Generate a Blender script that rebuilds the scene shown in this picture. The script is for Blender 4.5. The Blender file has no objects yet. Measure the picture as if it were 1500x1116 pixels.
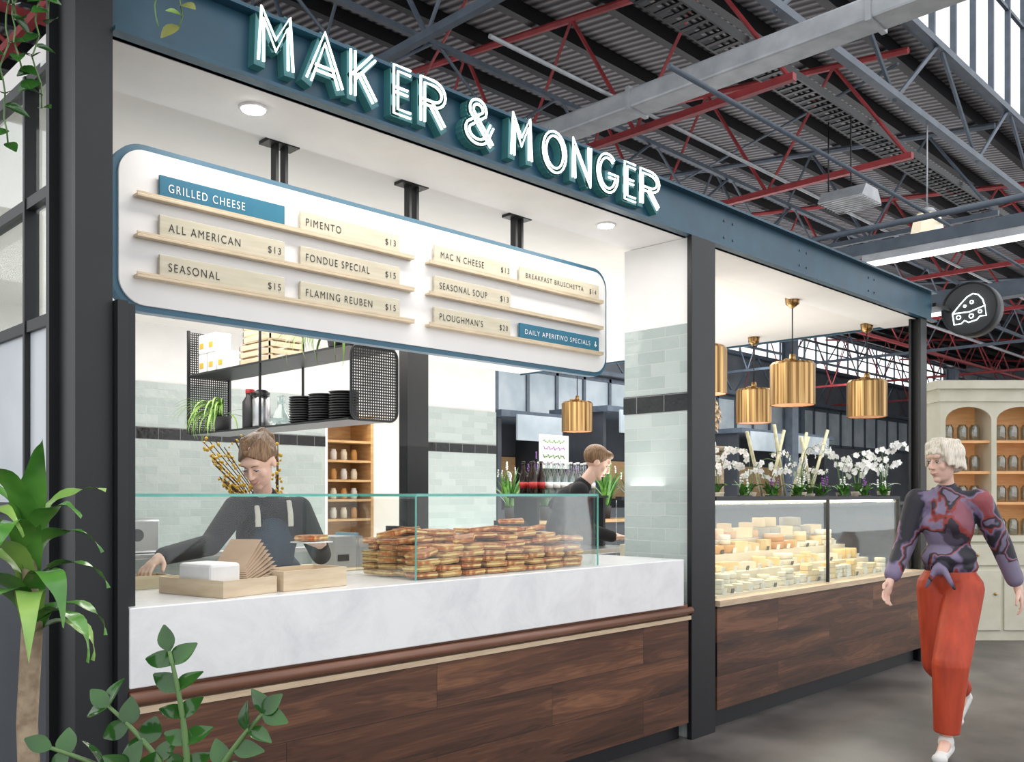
import bpy, bmesh, math, random
from mathutils import Vector, Matrix
random.seed(7)
V=Vector
S=bpy.context.scene; COL=S.collection
try: S.view_settings.view_transform='Standard'
except Exception: pass

# ---------------------------------------------------------------- materials
def newmat(n):
    m=bpy.data.materials.new(n); m.use_nodes=True
    nt=m.node_tree; b=nt.nodes['Principled BSDF']; return m,nt,b
def mat(n,c,rough=.5,metal=0,c2=None,scale=6,detail=3,stretch=(1,1,1),bump=0,emit=None,es=0,coat=0,lo=.35,hi=.65):
    m,nt,b=newmat(n); N=nt.nodes; L=nt.links
    c=tuple(c)+(1,); c2=(tuple(c2)+(1,)) if c2 else tuple(x*.86 for x in c[:3])+(1,)
    tc=N.new('ShaderNodeTexCoord'); mp=N.new('ShaderNodeMapping'); mp.inputs['Scale'].default_value=stretch
    no=N.new('ShaderNodeTexNoise'); no.inputs['Scale'].default_value=scale; no.inputs['Detail'].default_value=detail
    cr=N.new('ShaderNodeValToRGB'); cr.color_ramp.elements[0].position=lo; cr.color_ramp.elements[1].position=hi
    cr.color_ramp.elements[0].color=c2; cr.color_ramp.elements[1].color=c
    L.new(tc.outputs['Object'],mp.inputs[0]); L.new(mp.outputs[0],no.inputs['Vector']); L.new(no.outputs['Fac'],cr.inputs[0]); L.new(cr.outputs[0],b.inputs['Base Color'])
    b.inputs['Roughness'].default_value=rough; b.inputs['Metallic'].default_value=metal
    if coat: b.inputs['Coat Weight'].default_value=coat
    if bump:
        bp=N.new('ShaderNodeBump'); bp.inputs['Strength'].default_value=bump; bp.inputs['Distance'].default_value=.01
        L.new(no.outputs['Fac'],bp.inputs['Height']); L.new(bp.outputs[0],b.inputs['Normal'])
    if emit:
        b.inputs['Emission Color'].default_value=tuple(emit)+(1,); b.inputs['Emission Strength'].default_value=es
    return m
def glassmat(n,tint=(.96,.985,.975),k=.22,g=.02,gc=(1,1,1)):
    m=bpy.data.materials.new(n); m.use_nodes=True; nt=m.node_tree; N=nt.nodes; L=nt.links; N.clear()
    out=N.new('ShaderNodeOutputMaterial'); mx=N.new('ShaderNodeMixShader'); tr=N.new('ShaderNodeBsdfTransparent'); gl=N.new('ShaderNodeBsdfGlossy')
    fr=N.new('ShaderNodeLayerWeight'); fr.inputs['Blend'].default_value=.25; ad=N.new('ShaderNodeMath'); ad.operation='MULTIPLY_ADD'; ad.inputs[1].default_value=k; ad.inputs[2].default_value=g
    L.new(fr.outputs['Fresnel'],ad.inputs[0]); L.new(ad.outputs[0],mx.inputs[0])
    tr.inputs[0].default_value=tuple(tint)+(1,); gl.inputs['Roughness'].default_value=.03; gl.inputs[0].default_value=tuple(gc)+(1,)
    L.new(tr.outputs[0],mx.inputs[1]); L.new(gl.outputs[0],mx.inputs[2]); L.new(mx.outputs[0],out.inputs[0]); return m
def tilemat(n,c1,c2,mortar,w=.2,h=.075,rough=.2):
    m,nt,b=newmat(n); N=nt.nodes; L=nt.links
    tc=N.new('ShaderNodeTexCoord'); sp=N.new('ShaderNodeSeparateXYZ'); ad=N.new('ShaderNodeMath'); cb=N.new('ShaderNodeCombineXYZ')
    L.new(tc.outputs['Object'],sp.inputs[0]); L.new(sp.outputs[0],ad.inputs[0]); L.new(sp.outputs[1],ad.inputs[1]); L.new(ad.outputs[0],cb.inputs[0]); L.new(sp.outputs[2],cb.inputs[1])
    br=N.new('ShaderNodeTexBrick'); br.inputs['Scale'].default_value=1; br.inputs['Brick Width'].default_value=w; br.inputs['Row Height'].default_value=h
    br.inputs['Mortar Size'].default_value=.0025; br.inputs['Color1'].default_value=tuple(c1)+(1,); br.inputs['Color2'].default_value=tuple(c2)+(1,); br.inputs['Mortar'].default_value=tuple(mortar)+(1,)
    L.new(cb.outputs[0],br.inputs['Vector']); L.new(br.outputs['Color'],b.inputs['Base Color'])
    no=N.new('ShaderNodeTexNoise'); no.inputs['Scale'].default_value=14; L.new(tc.outputs['Object'],no.inputs['Vector'])
    s=N.new('ShaderNodeMath'); s.operation='MULTIPLY_ADD'; s.inputs[1].default_value=-1.; L.new(br.outputs['Fac'],s.inputs[0]); L.new(no.outputs['Fac'],s.inputs[2])
    bp=N.new('ShaderNodeBump'); bp.inputs['Strength'].default_value=.6; bp.inputs['Distance'].default_value=.009; L.new(s.outputs[0],bp.inputs['Height']); L.new(bp.outputs[0],b.inputs['Normal'])
    b.inputs['Roughness'].default_value=rough; return m
def walnutmat():
    m,nt,b=newmat('walnut_boards'); N=nt.nodes; L=nt.links
    tc=N.new('ShaderNodeTexCoord'); sp=N.new('ShaderNodeSeparateXYZ'); cb=N.new('ShaderNodeCombineXYZ')
    L.new(tc.outputs['Object'],sp.inputs[0]); L.new(sp.outputs[0],cb.inputs[0]); L.new(sp.outputs[2],cb.inputs[1])
    br=N.new('ShaderNodeTexBrick'); br.inputs['Scale'].default_value=1; br.inputs['Brick Width'].default_value=1.45; br.inputs['Row Height'].default_value=.2; br.inputs['Mortar Size'].default_value=.0012
    br.inputs['Color1'].default_value=(.0,.0,.0,1); br.inputs['Color2'].default_value=(1,1,1,1); br.inputs['Mortar'].default_value=(.5,.5,.5,1)
    L.new(cb.outputs[0],br.inputs['Vector'])
    va=N.new('ShaderNodeVectorMath'); va.operation='MULTIPLY_ADD'; va.inputs[1].default_value=(7,7,7)
    mp=N.new('ShaderNodeMapping'); mp.inputs['Scale'].default_value=(.8,9,9); L.new(tc.outputs['Object'],mp.inputs[0])
    L.new(br.outputs['Color'],va.inputs[0]); L.new(mp.outputs[0],va.inputs[2])
    no=N.new('ShaderNodeTexNoise'); no.inputs['Scale'].default_value=1.1; no.inputs['Detail'].default_value=4; no.inputs['Distortion'].default_value=.5; L.new(va.outputs[0],no.inputs['Vector'])
    ml=N.new('ShaderNodeMath'); ml.operation='MULTIPLY'; ml.inputs[1].default_value=75; L.new(no.outputs['Fac'],ml.inputs[0])
    sn=N.new('ShaderNodeMath'); sn.operation='SINE'; L.new(ml.outputs[0],sn.inputs[0])
    m2=N.new('ShaderNodeMapping'); m2.inputs['Scale'].default_value=(6,150,150); L.new(tc.outputs['Object'],m2.inputs[0])
    nf=N.new('ShaderNodeTexNoise'); nf.inputs['Scale'].default_value=1; nf.inputs['Detail'].default_value=5; L.new(m2.outputs[0],nf.inputs['Vector'])
    a1=N.new('ShaderNodeMath'); a1.operation='MULTIPLY_ADD'; a1.inputs[1].default_value=.04; L.new(sn.outputs[0],a1.inputs[0]); L.new(no.outputs['Fac'],a1.inputs[2])
    a2=N.new('ShaderNodeMath'); a2.operation='MULTIPLY_ADD'; a2.inputs[1].default_value=.28; L.new(nf.outputs['Fac'],a2.inputs[0]); L.new(a1.outputs[0],a2.inputs[2])
    a3=N.new('ShaderNodeMath'); a3.operation='MULTIPLY_ADD'; a3.inputs[1].default_value=.12; L.new(br.outputs['Color'],a3.inputs[0]); L.new(a2.outputs[0],a3.inputs[2])
    cr=N.new('ShaderNodeValToRGB'); e=cr.color_ramp.elements; e[0].position=.44; e[0].color=(.026,.010,.005,1); e[1].position=.94; e[1].color=(.22,.095,.045,1)
    k=e.new(.70); k.color=(.092,.036,.018,1)
    L.new(a3.outputs[0],cr.inputs[0])
    mx=N.new('ShaderNodeMix'); mx.data_type='RGBA'; L.new(br.outputs['Fac'],mx.inputs[0]); L.new(cr.outputs[0],mx.inputs[6]); mx.inputs[7].default_value=(.01,.006,.004,1)
    L.new(mx.outputs[2],b.inputs['Base Color']); b.inputs['Roughness'].default_value=.42; return m
def marblemat():
    m,nt,b=newmat('white_marble'); N=nt.nodes; L=nt.links
    tc=N.new('ShaderNodeTexCoord'); no=N.new('ShaderNodeTexNoise'); no.inputs['Scale'].default_value=4; no.inputs['Detail'].default_value=12; no.inputs['Distortion'].default_value=.6; no.inputs['Roughness'].default_value=.7
    L.new(tc.outputs['Object'],no.inputs['Vector']); cr=N.new('ShaderNodeValToRGB'); e=cr.color_ramp.elements
    e[0].position=.3; e[0].color=(.68,.685,.695,1); e[1].position=.58; e[1].color=(.82,.82,.82,1); k=e.new(.48); k.color=(.78,.78,.785,1)
    L.new(no.outputs['Fac'],cr.inputs[0]); L.new(cr.outputs[0],b.inputs['Base Color']); b.inputs['Roughness'].default_value=.22; return m
def corrmat():
    m,nt,b=newmat('corrugated_roof'); N=nt.nodes; L=nt.links
    tc=N.new('ShaderNodeTexCoord'); wv=N.new('ShaderNodeTexWave'); wv.bands_direction='X'; wv.inputs['Scale'].default_value=2.8; wv.inputs['Distortion'].default_value=0
    L.new(tc.outputs['Object'],wv.inputs['Vector']); cr=N.new('ShaderNodeValToRGB'); e=cr.color_ramp.elements
    e[0].color=(.03,.028,.034,1); e[1].color=(.27,.26,.27,1); L.new(wv.outputs['Fac'],cr.inputs[0])  # darker grooves stand in for shade between the roof ribs
    L.new(cr.outputs[0],b.inputs['Base Color']); b.inputs['Roughness'].default_value=.55; b.inputs['Metallic'].default_value=.1
    bp=N.new('ShaderNodeBump'); bp.inputs['Distance'].default_value=.03; L.new(wv.outputs['Fac'],bp.inputs['Height']); L.new(bp.outputs[0],b.inputs['Normal']); return m
def perfmat():
    m,nt,b=newmat('perforated_black_steel'); N=nt.nodes; L=nt.links
    tc=N.new('ShaderNodeTexCoord'); vo=N.new('ShaderNodeVectorMath'); vo.operation='SCALE'; vo.inputs['Scale'].default_value=1/.018; L.new(tc.outputs['Object'],vo.inputs[0])
    fr=N.new('ShaderNodeVectorMath'); fr.operation='FRACTION'; L.new(vo.outputs[0],fr.inputs[0])
    sb=N.new('ShaderNodeVectorMath'); sb.operation='SUBTRACT'; sb.inputs[1].default_value=(.5,.5,.5); L.new(fr.outputs[0],sb.inputs[0])
    ml=N.new('ShaderNodeVectorMath'); ml.operation='MULTIPLY'; ml.inputs[1].default_value=(1,0,1); L.new(sb.outputs[0],ml.inputs[0])
    le=N.new('ShaderNodeVectorMath'); le.operation='LENGTH'; L.new(ml.outputs[0],le.inputs[0])
    gt=N.new('ShaderNodeMath'); gt.operation='GREATER_THAN'; gt.inputs[1].default_value=.3; L.new(le.outputs['Value'],gt.inputs[0]); L.new(gt.outputs[0],b.inputs['Alpha'])
    b.inputs['Base Color'].default_value=(.015,.015,.017,1); b.inputs['Roughness'].default_value=.5; return m
def shirtmat():
    m,nt,b=newmat('patterned_silk'); N=nt.nodes; L=nt.links
    tc=N.new('ShaderNodeTexCoord'); no=N.new('ShaderNodeTexNoise'); no.inputs['Scale'].default_value=5; no.inputs['Detail'].default_value=3; L.new(tc.outputs['Object'],no.inputs['Vector'])
    va=N.new('ShaderNodeVectorMath'); va.operation='MULTIPLY_ADD'; va.inputs[1].default_value=(.22,.22,.22); L.new(no.outputs['Color'],va.inputs[0]); L.new(tc.outputs['Object'],va.inputs[2])
    vo=N.new('ShaderNodeTexVoronoi'); vo.feature='SMOOTH_F1'; vo.inputs['Smoothness'].default_value=.45; vo.inputs['Scale'].default_value=7.2; L.new(va.outputs[0],vo.inputs['Vector'])
    sp=N.new('ShaderNodeSeparateColor'); L.new(vo.outputs['Color'],sp.inputs[0])
    cr=N.new('ShaderNodeValToRGB'); e=cr.color_ramp.elements
    e[0].position=.34; e[0].color=(.018,.017,.026,1); e[1].position=.42; e[1].color=(.13,.10,.19,1)
    for p,c in ((.50,(.22,.18,.28,1)),(.55,(.26,.035,.03,1)),(.60,(.28,.035,.025,1)),(.66,(.022,.018,.03,1)),(.80,(.03,.022,.036,1)),(.86,(.19,.16,.24,1))):
        k=e.new(p); k.color=c
    L.new(sp.outputs[0],cr.inputs[0]); L.new(cr.outputs[0],b.inputs['Base Color']); b.inputs['Roughness'].default_value=.6
    mp=N.new('ShaderNodeMapping'); mp.inputs['Scale'].default_value=(12,12,4); L.new(tc.outputs['Object'],mp.inputs[0]); n2=N.new('ShaderNodeTexNoise'); n2.inputs['Scale'].default_value=1; n2.inputs['Detail'].default_value=2; n2.inputs['Distortion'].default_value=.6; L.new(mp.outputs[0],n2.inputs['Vector'])
    bp=N.new('ShaderNodeBump'); bp.inputs['Strength'].default_value=.35; bp.inputs['Distance'].default_value=.01; L.new(n2.outputs['Fac'],bp.inputs['Height']); L.new(bp.outputs[0],b.inputs['Normal']); return m
def leafmat(n,c1,c2,rough=.35):
    return mat(n,c1,rough,c2=c2,scale=9,detail=2)

M_black=mat('black_steel',(.008,.009,.011),.45,c2=(.006,.007,.009))
M_navy=mat('teal_navy_steel',(.018,.078,.125),.38,c2=(.014,.062,.10))
M_blue=mat('blue_board_edge',(.03,.115,.18),.4,c2=(.025,.10,.16))
M_plblue=mat('blue_plaque',(.010,.14,.22),.45,c2=(.008,.12,.2))
M_white=mat('white_paint',(.84,.83,.82),.6,c2=(.81,.80,.79))
M_white2=mat('soft_white_paint',(.80,.78,.75),.65,c2=(.78,.76,.73))
M_board=mat('board_white',(.80,.78,.76),.5,c2=(.78,.76,.74))
M_plq=mat('pale_timber',(.58,.53,.41),.5,c2=(.51,.46,.34),scale=5,stretch=(1,4,14))
M_rail=mat('pale_brass_rail',(.62,.50,.35),.35,c2=(.52,.42,.29),metal=.3)
M_ink=mat('black_ink',(.01,.01,.012),.6)
M_wht=mat('white_ink',(.9,.9,.9),.6)
M_tile=tilemat('sage_tile',(.38,.44,.425),(.46,.52,.50),(.50,.54,.52))
M_btile=tilemat('black_tile',(.006,.007,.008),(.012,.012,.013),(.2,.2,.2),w=.2,h=.11)
M_wal=walnutmat(); M_marble=marblemat()
M_pale=mat('pale_ply_edge',(.62,.48,.33),.5,c2=(.52,.39,.26),stretch=(1,1,10))
M_railw=mat('copper_brown_rail',(.24,.11,.07),.3,c2=(.17,.075,.045),stretch=(1,12,12),scale=3)
M_glass=glassmat('clear_glass')
M_gedge=mat('green_glass_edge',(.18,.5,.43),.15,c2=(.12,.42,.36))
M_brass=mat('aged_brass',(.66,.43,.19),.36,metal=1,c2=(.18,.095,.035),scale=22,detail=5,stretch=(1.6,1.6,.03),lo=.40,hi=.60)
M_copper=mat('copper_inner_glow',(.8,.35,.15),.3,metal=1,emit=(1,.4,.12),es=.35)  # lining emission stands in for the bulb's glow on the copper
M_bulb=mat('warm_bulb',(1,.9,.7),.4,emit=(1,.8,.5),es=8)
M_down=mat('downlight_lens',(1,1,1),.4,emit=(1,.96,.9),es=20)
M_neon=mat('white_neon_tube',(1,1,1),.3,emit=(.86,1,.94),es=2.4)
M_teal=mat('teal_letter_metal_neon_glow',(.025,.12,.14),.4,c2=(.018,.09,.11),emit=(.2,.7,.62),es=.06)  # faint emission puts the neon's teal glow into the letter metal
M_floor=mat('stained_concrete_floor',(.165,.148,.138),.38,c2=(.055,.05,.047),scale=1.3,detail=11,bump=.12,lo=.36,hi=.62)
M_corr=corrmat(); M_perf=perfmat()
M_red=mat('red_oxide_steel',(.34,.04,.045),.5,c2=(.24,.026,.03))
M_bgrey=mat('blue_grey_steel',(.09,.115,.15),.5,c2=(.065,.085,.11))
M_galv=mat('galvanised_steel',(.46,.48,.50),.45,metal=.3,c2=(.35,.37,.39))
M_dark=mat('dark_wall_paint',(.05,.056,.066),.7,c2=(.034,.04,.048),scale=1.5)
M_hall=mat('hall_wall_paint',(.16,.175,.19),.7,c2=(.10,.11,.125),scale=.8)
M_day=mat('pale_stall_panel',(.50,.55,.58),.6,c2=(.34,.40,.43),scale=1.2)
M_frost=mat('frosted_white_panel',(.66,.70,.73),.35,c2=(.48,.53,.56),scale=1.6)
M_steel=mat('stainless_steel',(.6,.6,.61),.28,metal=1,c2=(.5,.5,.52))
M_crate=mat('pine_crate',(.66,.54,.38),.6,c2=(.57,.44,.29),stretch=(1,1,7))
M_paper=mat('white_paper',(.82,.82,.80),.7)
M_kraft=mat('kraft_paper',(.44,.32,.22),.7,c2=(.38,.27,.18))
M_toast=mat('toasted_bread',(.52,.20,.055),.65,c2=(.20,.055,.015),scale=34,bump=.9)
M_cut=mat('cut_bread_edge',(.68,.32,.10),.7,c2=(.34,.09,.02),scale=44,bump=.6)
M_crumb=mat('melted_cheese_filling',(.86,.62,.26),.5,c2=(.66,.18,.05),scale=22,bump=.3,lo=.42,hi=.58)
M_ch1=mat('pale_cheese',(.80,.62,.34),.5,c2=(.74,.55,.28))
M_ch2=mat('white_cheese',(.80,.74,.62),.6,c2=(.72,.66,.52))
M_ch3=mat('orange_rind',(.60,.32,.10),.6,c2=(.5,.24,.07))
M_ch4=mat('grey_rind',(.40,.35,.24),.8,c2=(.28,.23,.15))
M_skin=mat('skin',(.74,.49,.39),.5,c2=(.70,.44,.34),scale=4)
M_lip=mat('lips',(.55,.22,.2),.4); M_eyew=mat('eye_white',(.75,.74,.72),.3); M_iris=mat('eye_iris',(.04,.025,.02),.2)
M_hairb=mat('golden_brown_hair',(.27,.15,.07),.45,c2=(.10,.05,.024),scale=12,stretch=(12,12,1.5),bump=.6)
M_hairp=mat('platinum_hair',(.82,.76,.66),.45,c2=(.56,.48,.37),scale=12,stretch=(12,12,1.2),bump=.7)
M_cblack=mat('black_cotton',(.012,.012,.014),.9,c2=(.010,.010,.012)); M_apron=mat('navy_apron_canvas',(.022,.04,.07),.8,c2=(.018,.034,.06),scale=20)
M_strap=mat('cream_strap',(.65,.6,.52),.7)
M_rust=mat('rust_red_trouser',(.50,.058,.018),.6,c2=(.36,.038,.013),scale=7,stretch=(2.5,2.5,.5),bump=.6)
M_shoe=mat('white_trainer',(.75,.74,.72),.5); M_shirt=shirtmat()
M_leaf=leafmat('glossy_leaf',(.13,.33,.06),(.055,.19,.03),.2)
M_leafl=leafmat('lime_leaf',(.30,.47,.11),(.17,.34,.07),.28)
M_zz=leafmat('dark_waxy_leaf',(.035,.12,.02),(.012,.055,.01),.12)
M_bark=mat('plant_bark',(.40,.31,.21),.9,c2=(.24,.17,.11),scale=30,bump=.6)
M_stem=mat('green_stem',(.12,.22,.07),.5); M_bstem=mat('brown_twig',(.12,.06,.03),.7)
M_pot=mat('charcoal_pot',(.06,.06,.065),.6)
M_petal=mat('white_petal',(.9,.89,.88),.5,c2=(.86,.85,.84)); M_purp=mat('purple_petal',(.28,.1,.36),.5,c2=(.2,.06,.28)); M_yel=mat('yellow_blossom',(.7,.45,.05),.6)
M_cream=mat('cream_painted_wood',(.62,.60,.49),.55,c2=(.56,.54,.43)); M_orange=mat('glowing_pine_lining',(.78,.44,.20),.55,c2=(.66,.34,.14),stretch=(1,1,6),emit=(.8,.4,.16),es=.10)  # pine lining glows slightly, standing in for warm light inside the dresser
M_cola=mat('dark_cola',(.02,.008,.005),.1); M_lab=mat('red_label',(.45,.02,.02),.5); M_bglass=glassmat('bottle_glass',(.80,.86,.86),.6,.10)
M_wood=mat('warm_wood',(.55,.35,.17),.5,c2=(.45,.27,.12),stretch=(1,1,6)); M_plast=mat('black_plastic',(.02,.02,.022),.35)
M_gpl=mat('grey_plastic',(.4,.41,.42),.4); M_screen=mat('device_screen',(.05,.08,.1),.15,emit=(.3,.5,.6),es=.4)
M_tube=mat('fluorescent_tube',(1,1,1),.4,emit=(1,.98,.93),es=4)
M_case=mat('case_light_strip',(1,1,1),.4,emit=(1,.85,.6),es=5)
M_red2=mat('red_enamel',(.5,.02,.02),.4); M_bamb=mat('bamboo_cane',(.62,.57,.38),.6,c2=(.46,.44,.26),scale=15)
M_signf=mat('charcoal_sign_face',(.045,.047,.05),.5,c2=(.035,.037,.04))

# ---------------------------------------------------------------- mesh builder
def perp(d):
    d=V(d).normalized(); a=V((0,0,1)) if abs(d.z)<.9 else V((1,0,0))
    u=d.cross(a).normalized(); return u,d.cross(u).normalized()
class B:
    def __init__(s): s.bm=bmesh.new()
    def face(s,vs,mi,sm=False):
        try:
            f=s.bm.faces.new(vs); f.material_index=mi; f.smooth=sm; return f
        except ValueError: return None
    def box(s,x0,x1,y0,y1,z0,z1,mi=0,M=None,bev=0):
        P=[V((x,y,z)) for z in (z0,z1) for x,y in ((x0,y0),(x1,y0),(x1,y1),(x0,y1))]
        if M: P=[M@p for p in P]
        v=[s.bm.verts.new(p) for p in P]; fs=[]
        for q in ((3,2,1,0),(4,5,6,7),(0,1,5,4),(1,2,6,5),(2,3,7,6),(3,0,4,7)): fs.append(s.face([v[i] for i in q],mi))
        if bev:
            es={e for f in fs for e in f.edges}
            bmesh.ops.bevel(s.bm,geom=list(es),offset=bev,segments=2,affect='EDGES',profile=.5)
        return s
    def cone(s,p1,p2,r1,r2=None,n=14,mi=0,caps=True,sm=True):
        p1=V(p1);p2=V(p2); r2=r1 if r2 is None else r2
        u,w=perp(p2-p1); A=[];Bq=[]
        for i in range(n):
            a=2*math.pi*i/n; d=u*math.cos(a)+w*math.sin(a)
            A.append(s.bm.verts.new(p1+d*r1)); Bq.append(s.bm.verts.new(p2+d*r2))
        for i in range(n): s.face([A[i],A[(i+1)%n],Bq[(i+1)%n],Bq[i]],mi,sm)
        if caps: s.face(A[::-1],mi); s.face(Bq,mi)
        return s
    def sph(s,c,r,mi=0,M=None,seg=16,rings=10):
        if not hasattr(r,'__len__'): r=(r,r,r)
        R=[]; c=V(c)
        f=lambda x,y,z:(c+(M@V((x*r[0],y*r[1],z*r[2])) if M else V((x*r[0],y*r[1],z*r[2]))))
        top=s.bm.verts.new(f(0,0,1)); bot=s.bm.verts.new(f(0,0,-1))
        for j in range(1,rings):
            t=math.pi*j/rings
            R.append([s.bm.verts.new(f(math.sin(t)*math.cos(2*math.pi*i/seg),math.sin(t)*math.sin(2*math.pi*i/seg),math.cos(t))) for i in range(seg)])
        for i in range(seg):
            k=(i+1)%seg
            s.face([top,R[0][i],R[0][k]],mi,True); s.face([bot,R[-1][k],R[-1][i]],mi,True)
            for j in range(len(R)-1): s.face([R[j][i],R[j+1][i],R[j+1][k],R[j][k]],mi,True)
        return s
    def tube(s,pts,r,n=8,mi=0,closed=False):
        pts=[V(p) for p in pts]; m=len(pts); rings=[]; u=None
        for i,p in enumerate(pts):
            if closed: d=pts[(i+1)%m]-pts[i-1]
            else: d=pts[min(i+1,m-1)]-pts[max(i-1,0)]
            if d.length<1e-9: d=V((0,0,1))
            d.normalize()
            if u is None: u,_=perp(d)
            u=(u-d*u.dot(d))
            if u.length<1e-6: u,_=perp(d)
            u.normalize(); w=d.cross(u); rr=r[i] if hasattr(r,'__len__') else r
            rings.append([s.bm.verts.new(p+(u*math.cos(2*math.pi*k/n)+w*math.sin(2*math.pi*k/n))*rr) for k in range(n)])
        for i in range(m if closed else m-1):
            a=rings[i];b=rings[(i+1)%m]
            for k in range(n): s.face([a[k],a[(k+1)%n],b[(k+1)%n],b[k]],mi,True)
        if not closed: s.face(rings[0][::-1],mi); s.face(rings[-1],mi)
        return s
    def lathe(s,c,prof,n=24,mi=0,M=None,sm=True):
        c=V(c); R=[]
        for r,z in prof:
            R.append([s.bm.verts.new(c+((M@V((r*math.cos(2*math.pi*i/n),r*math.sin(2*math.pi*i/n),z))) if M else V((r*math.cos(2*math.pi*i/n),r*math.sin(2*math.pi*i/n),z)))) for i in range(n)])
        for a,b in zip(R,R[1:]):
            for i in range(n): s.face([a[i],a[(i+1)%n],b[(i+1)%n],b[i]],mi,sm)
        if prof[0][0]>1e-4: s.face(R[0][::-1],mi)
        if prof[-1][0]>1e-4: s.face(R[-1],mi)
        return s
    def prism(s,pts,o,ux,uy,dv,mi=0,side=None):
        o=V(o);ux=V(ux);uy=V(uy);dv=V(dv)
        A=[s.bm.verts.new(o+ux*x+uy*y) for x,y in pts]; Bq=[s.bm.verts.new(o+ux*x+uy*y+dv) for x,y in pts]; n=len(pts)
        s.face(A[::-1],mi); s.face(Bq,mi)
        for i in range(n): s.face([A[i],A[(i+1)%n],Bq[(i+1)%n],Bq[i]],mi if side is None else side)
        return s
    def loft(s,rings,mi=0,sm=False,side=None):
        R=[[s.bm.verts.new(V(p)) for p in r] for r in rings]; n=len(R[0]); L=len(R)-1
        for j,(a,b) in enumerate(zip(R,R[1:])):
            for i in range(n): s.face([a[i],a[(i+1)%n],b[(i+1)%n],b[i]],(side if side is not None and 0<j<L-1 else mi),sm)
        s.face(R[0][::-1],mi); s.face(R[-1],mi); return s
    def blade(s,base,az,length,width,el,droop,mi=0,segs=9,twist=0,fold=.25,shape=.8,wavy=0):
        p=V(base); h=V((math.cos(az),math.sin(az),0)); side=V((-math.sin(az),math.cos(az),0)); rows=[]
        for i in range(segs+1):
            t=i/segs; w=width*.5*(math.sin(math.pi*min(1,.06+t*.94)**shape))
            a=el-droop*t; d=h*math.cos(a)+V((0,0,1))*math.sin(a); nrm=-h*math.sin(a)+V((0,0,1))*math.cos(a)
            sd=(side*math.cos(twist*t)+nrm*math.sin(twist*t)); wv=wavy*width*math.sin(t*17)
            rows.append([s.bm.verts.new(p-sd*w+nrm*(w*fold+wv)),s.bm.verts.new(p),s.bm.verts.new(p+sd*w+nrm*(w*fold-wv))])
            p=p+d*(length/segs)
        for a,b in zip(rows,rows[1:]):
            for k in (0,1): s.face([a[k],a[k+1],b[k+1],b[k]],mi,True)
        return s
    def oval(s,base,d,nrm,length,width,mi=0,n=5,cup=.15):
        base=V(base); d=V(d).normalized(); nrm=V(nrm); nrm=(nrm-d*nrm.dot(d)); nrm=nrm.normalized() if nrm.length>1e-5 else perp(d)[0]
        sd=d.cross(nrm); rows=[]
        for i in range(n+1):
            t=i/n; w=width*.5*math.sin(math.pi*(.04+.92*t)**.85); c=base+d*length*t-nrm*length*cup*t*t
            rows.append([s.bm.verts.new(c-sd*w+nrm*w*.3),s.bm.verts.new(c),s.bm.verts.new(c+sd*w+nrm*w*.3)])
        for a,b in zip(rows,rows[1:]):
            for k in (0,1): s.face([a[k],a[k+1],b[k+1],b[k]],mi,True)
        return s
    def caps(s,p1,p2,r1,r2,n=14):
        s.cone(p1,p2,r1,r2,n=n); s.sph(p1,r1,seg=n,rings=8); s.sph(p2,r2,seg=n,rings=8); return s
    def finish(s,name,mats,origin=None,M=None,fixn=True):
        if M: bmesh.ops.transform(s.bm,matrix=M,verts=s.bm.verts)
        if fixn: bmesh.ops.recalc_face_normals(s.bm,faces=s.bm.faces)
        if origin is None:
            xs=[v.co for v in s.bm.verts]; mn=[min(c[i] for c in xs) for i in range(3)]; mxx=[max(c[i] for c in xs) for i in range(3)]
            origin=V(((mn[0]+mxx[0])/2,(mn[1]+mxx[1])/2,mn[2]))
        origin=V(origin)
        for v in s.bm.verts: v.co-=origin
        me=bpy.data.meshes.new(name); s.bm.to_mesh(me); s.bm.free()
        for m in (mats if isinstance(mats,(list,tuple)) else [mats]): me.materials.append(m)
        o=bpy.data.objects.new(name,me); o.location=origin; COL.objects.link(o); return o
    def obj(s,name,mats,parent=None,label=None,cat=None,group=None,kind=None,origin=None,M=None,fixn=True):
        o=s.finish(name,mats,origin,M,fixn); tag(o,label,cat,group,kind)
        if parent: par(o,parent)
        return o
def tag(o,label=None,cat=None,group=None,kind=None):
    if label: o['label']=label
    if cat: o['category']=cat
    if group: o['group']=group
    if kind: o['kind']=kind
def par(o,p):
    w=o.location.copy(); o.parent=p
    q=p; off=V((0,0,0))
    while q: off+=q.location; q=q.parent
    o.location=w-off
def thing(name,loc,label,cat,group=None):
    e=bpy.data.objects.new(name,None); e.empty_display_size=.1; e.location=V(loc); COL.objects.link(e); tag(e,label,cat,group); return e
def dup(o,loc,rz=0,rx=0,ry=0,sc=None,label=None):
    n=o.copy(); COL.objects.link(n); n.location=V(loc); n.rotation_euler=(rx,ry,rz)
    if sc: n.scale=(sc,sc,sc) if not hasattr(sc,'__len__') else sc
    if label: n['label']=label
    for c in o.children:
        k=c.copy(); COL.objects.link(k); k.parent=n
        for c2 in c.children:
            k2=c2.copy(); COL.objects.link(k2); k2.parent=k
    return n
def rrect(w,h,r,n=6):
    P=[]
    for cx,cy,a0 in ((w/2-r,h/2-r,0),(-w/2+r,h/2-r,90),(-w/2+r,-h/2+r,180),(w/2-r,-h/2+r,270)):
        for i in range(n+1):
            a=math.radians(a0+90*i/n); P.append((cx+r*math.cos(a),cy+r*math.sin(a)))
    return P
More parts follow.
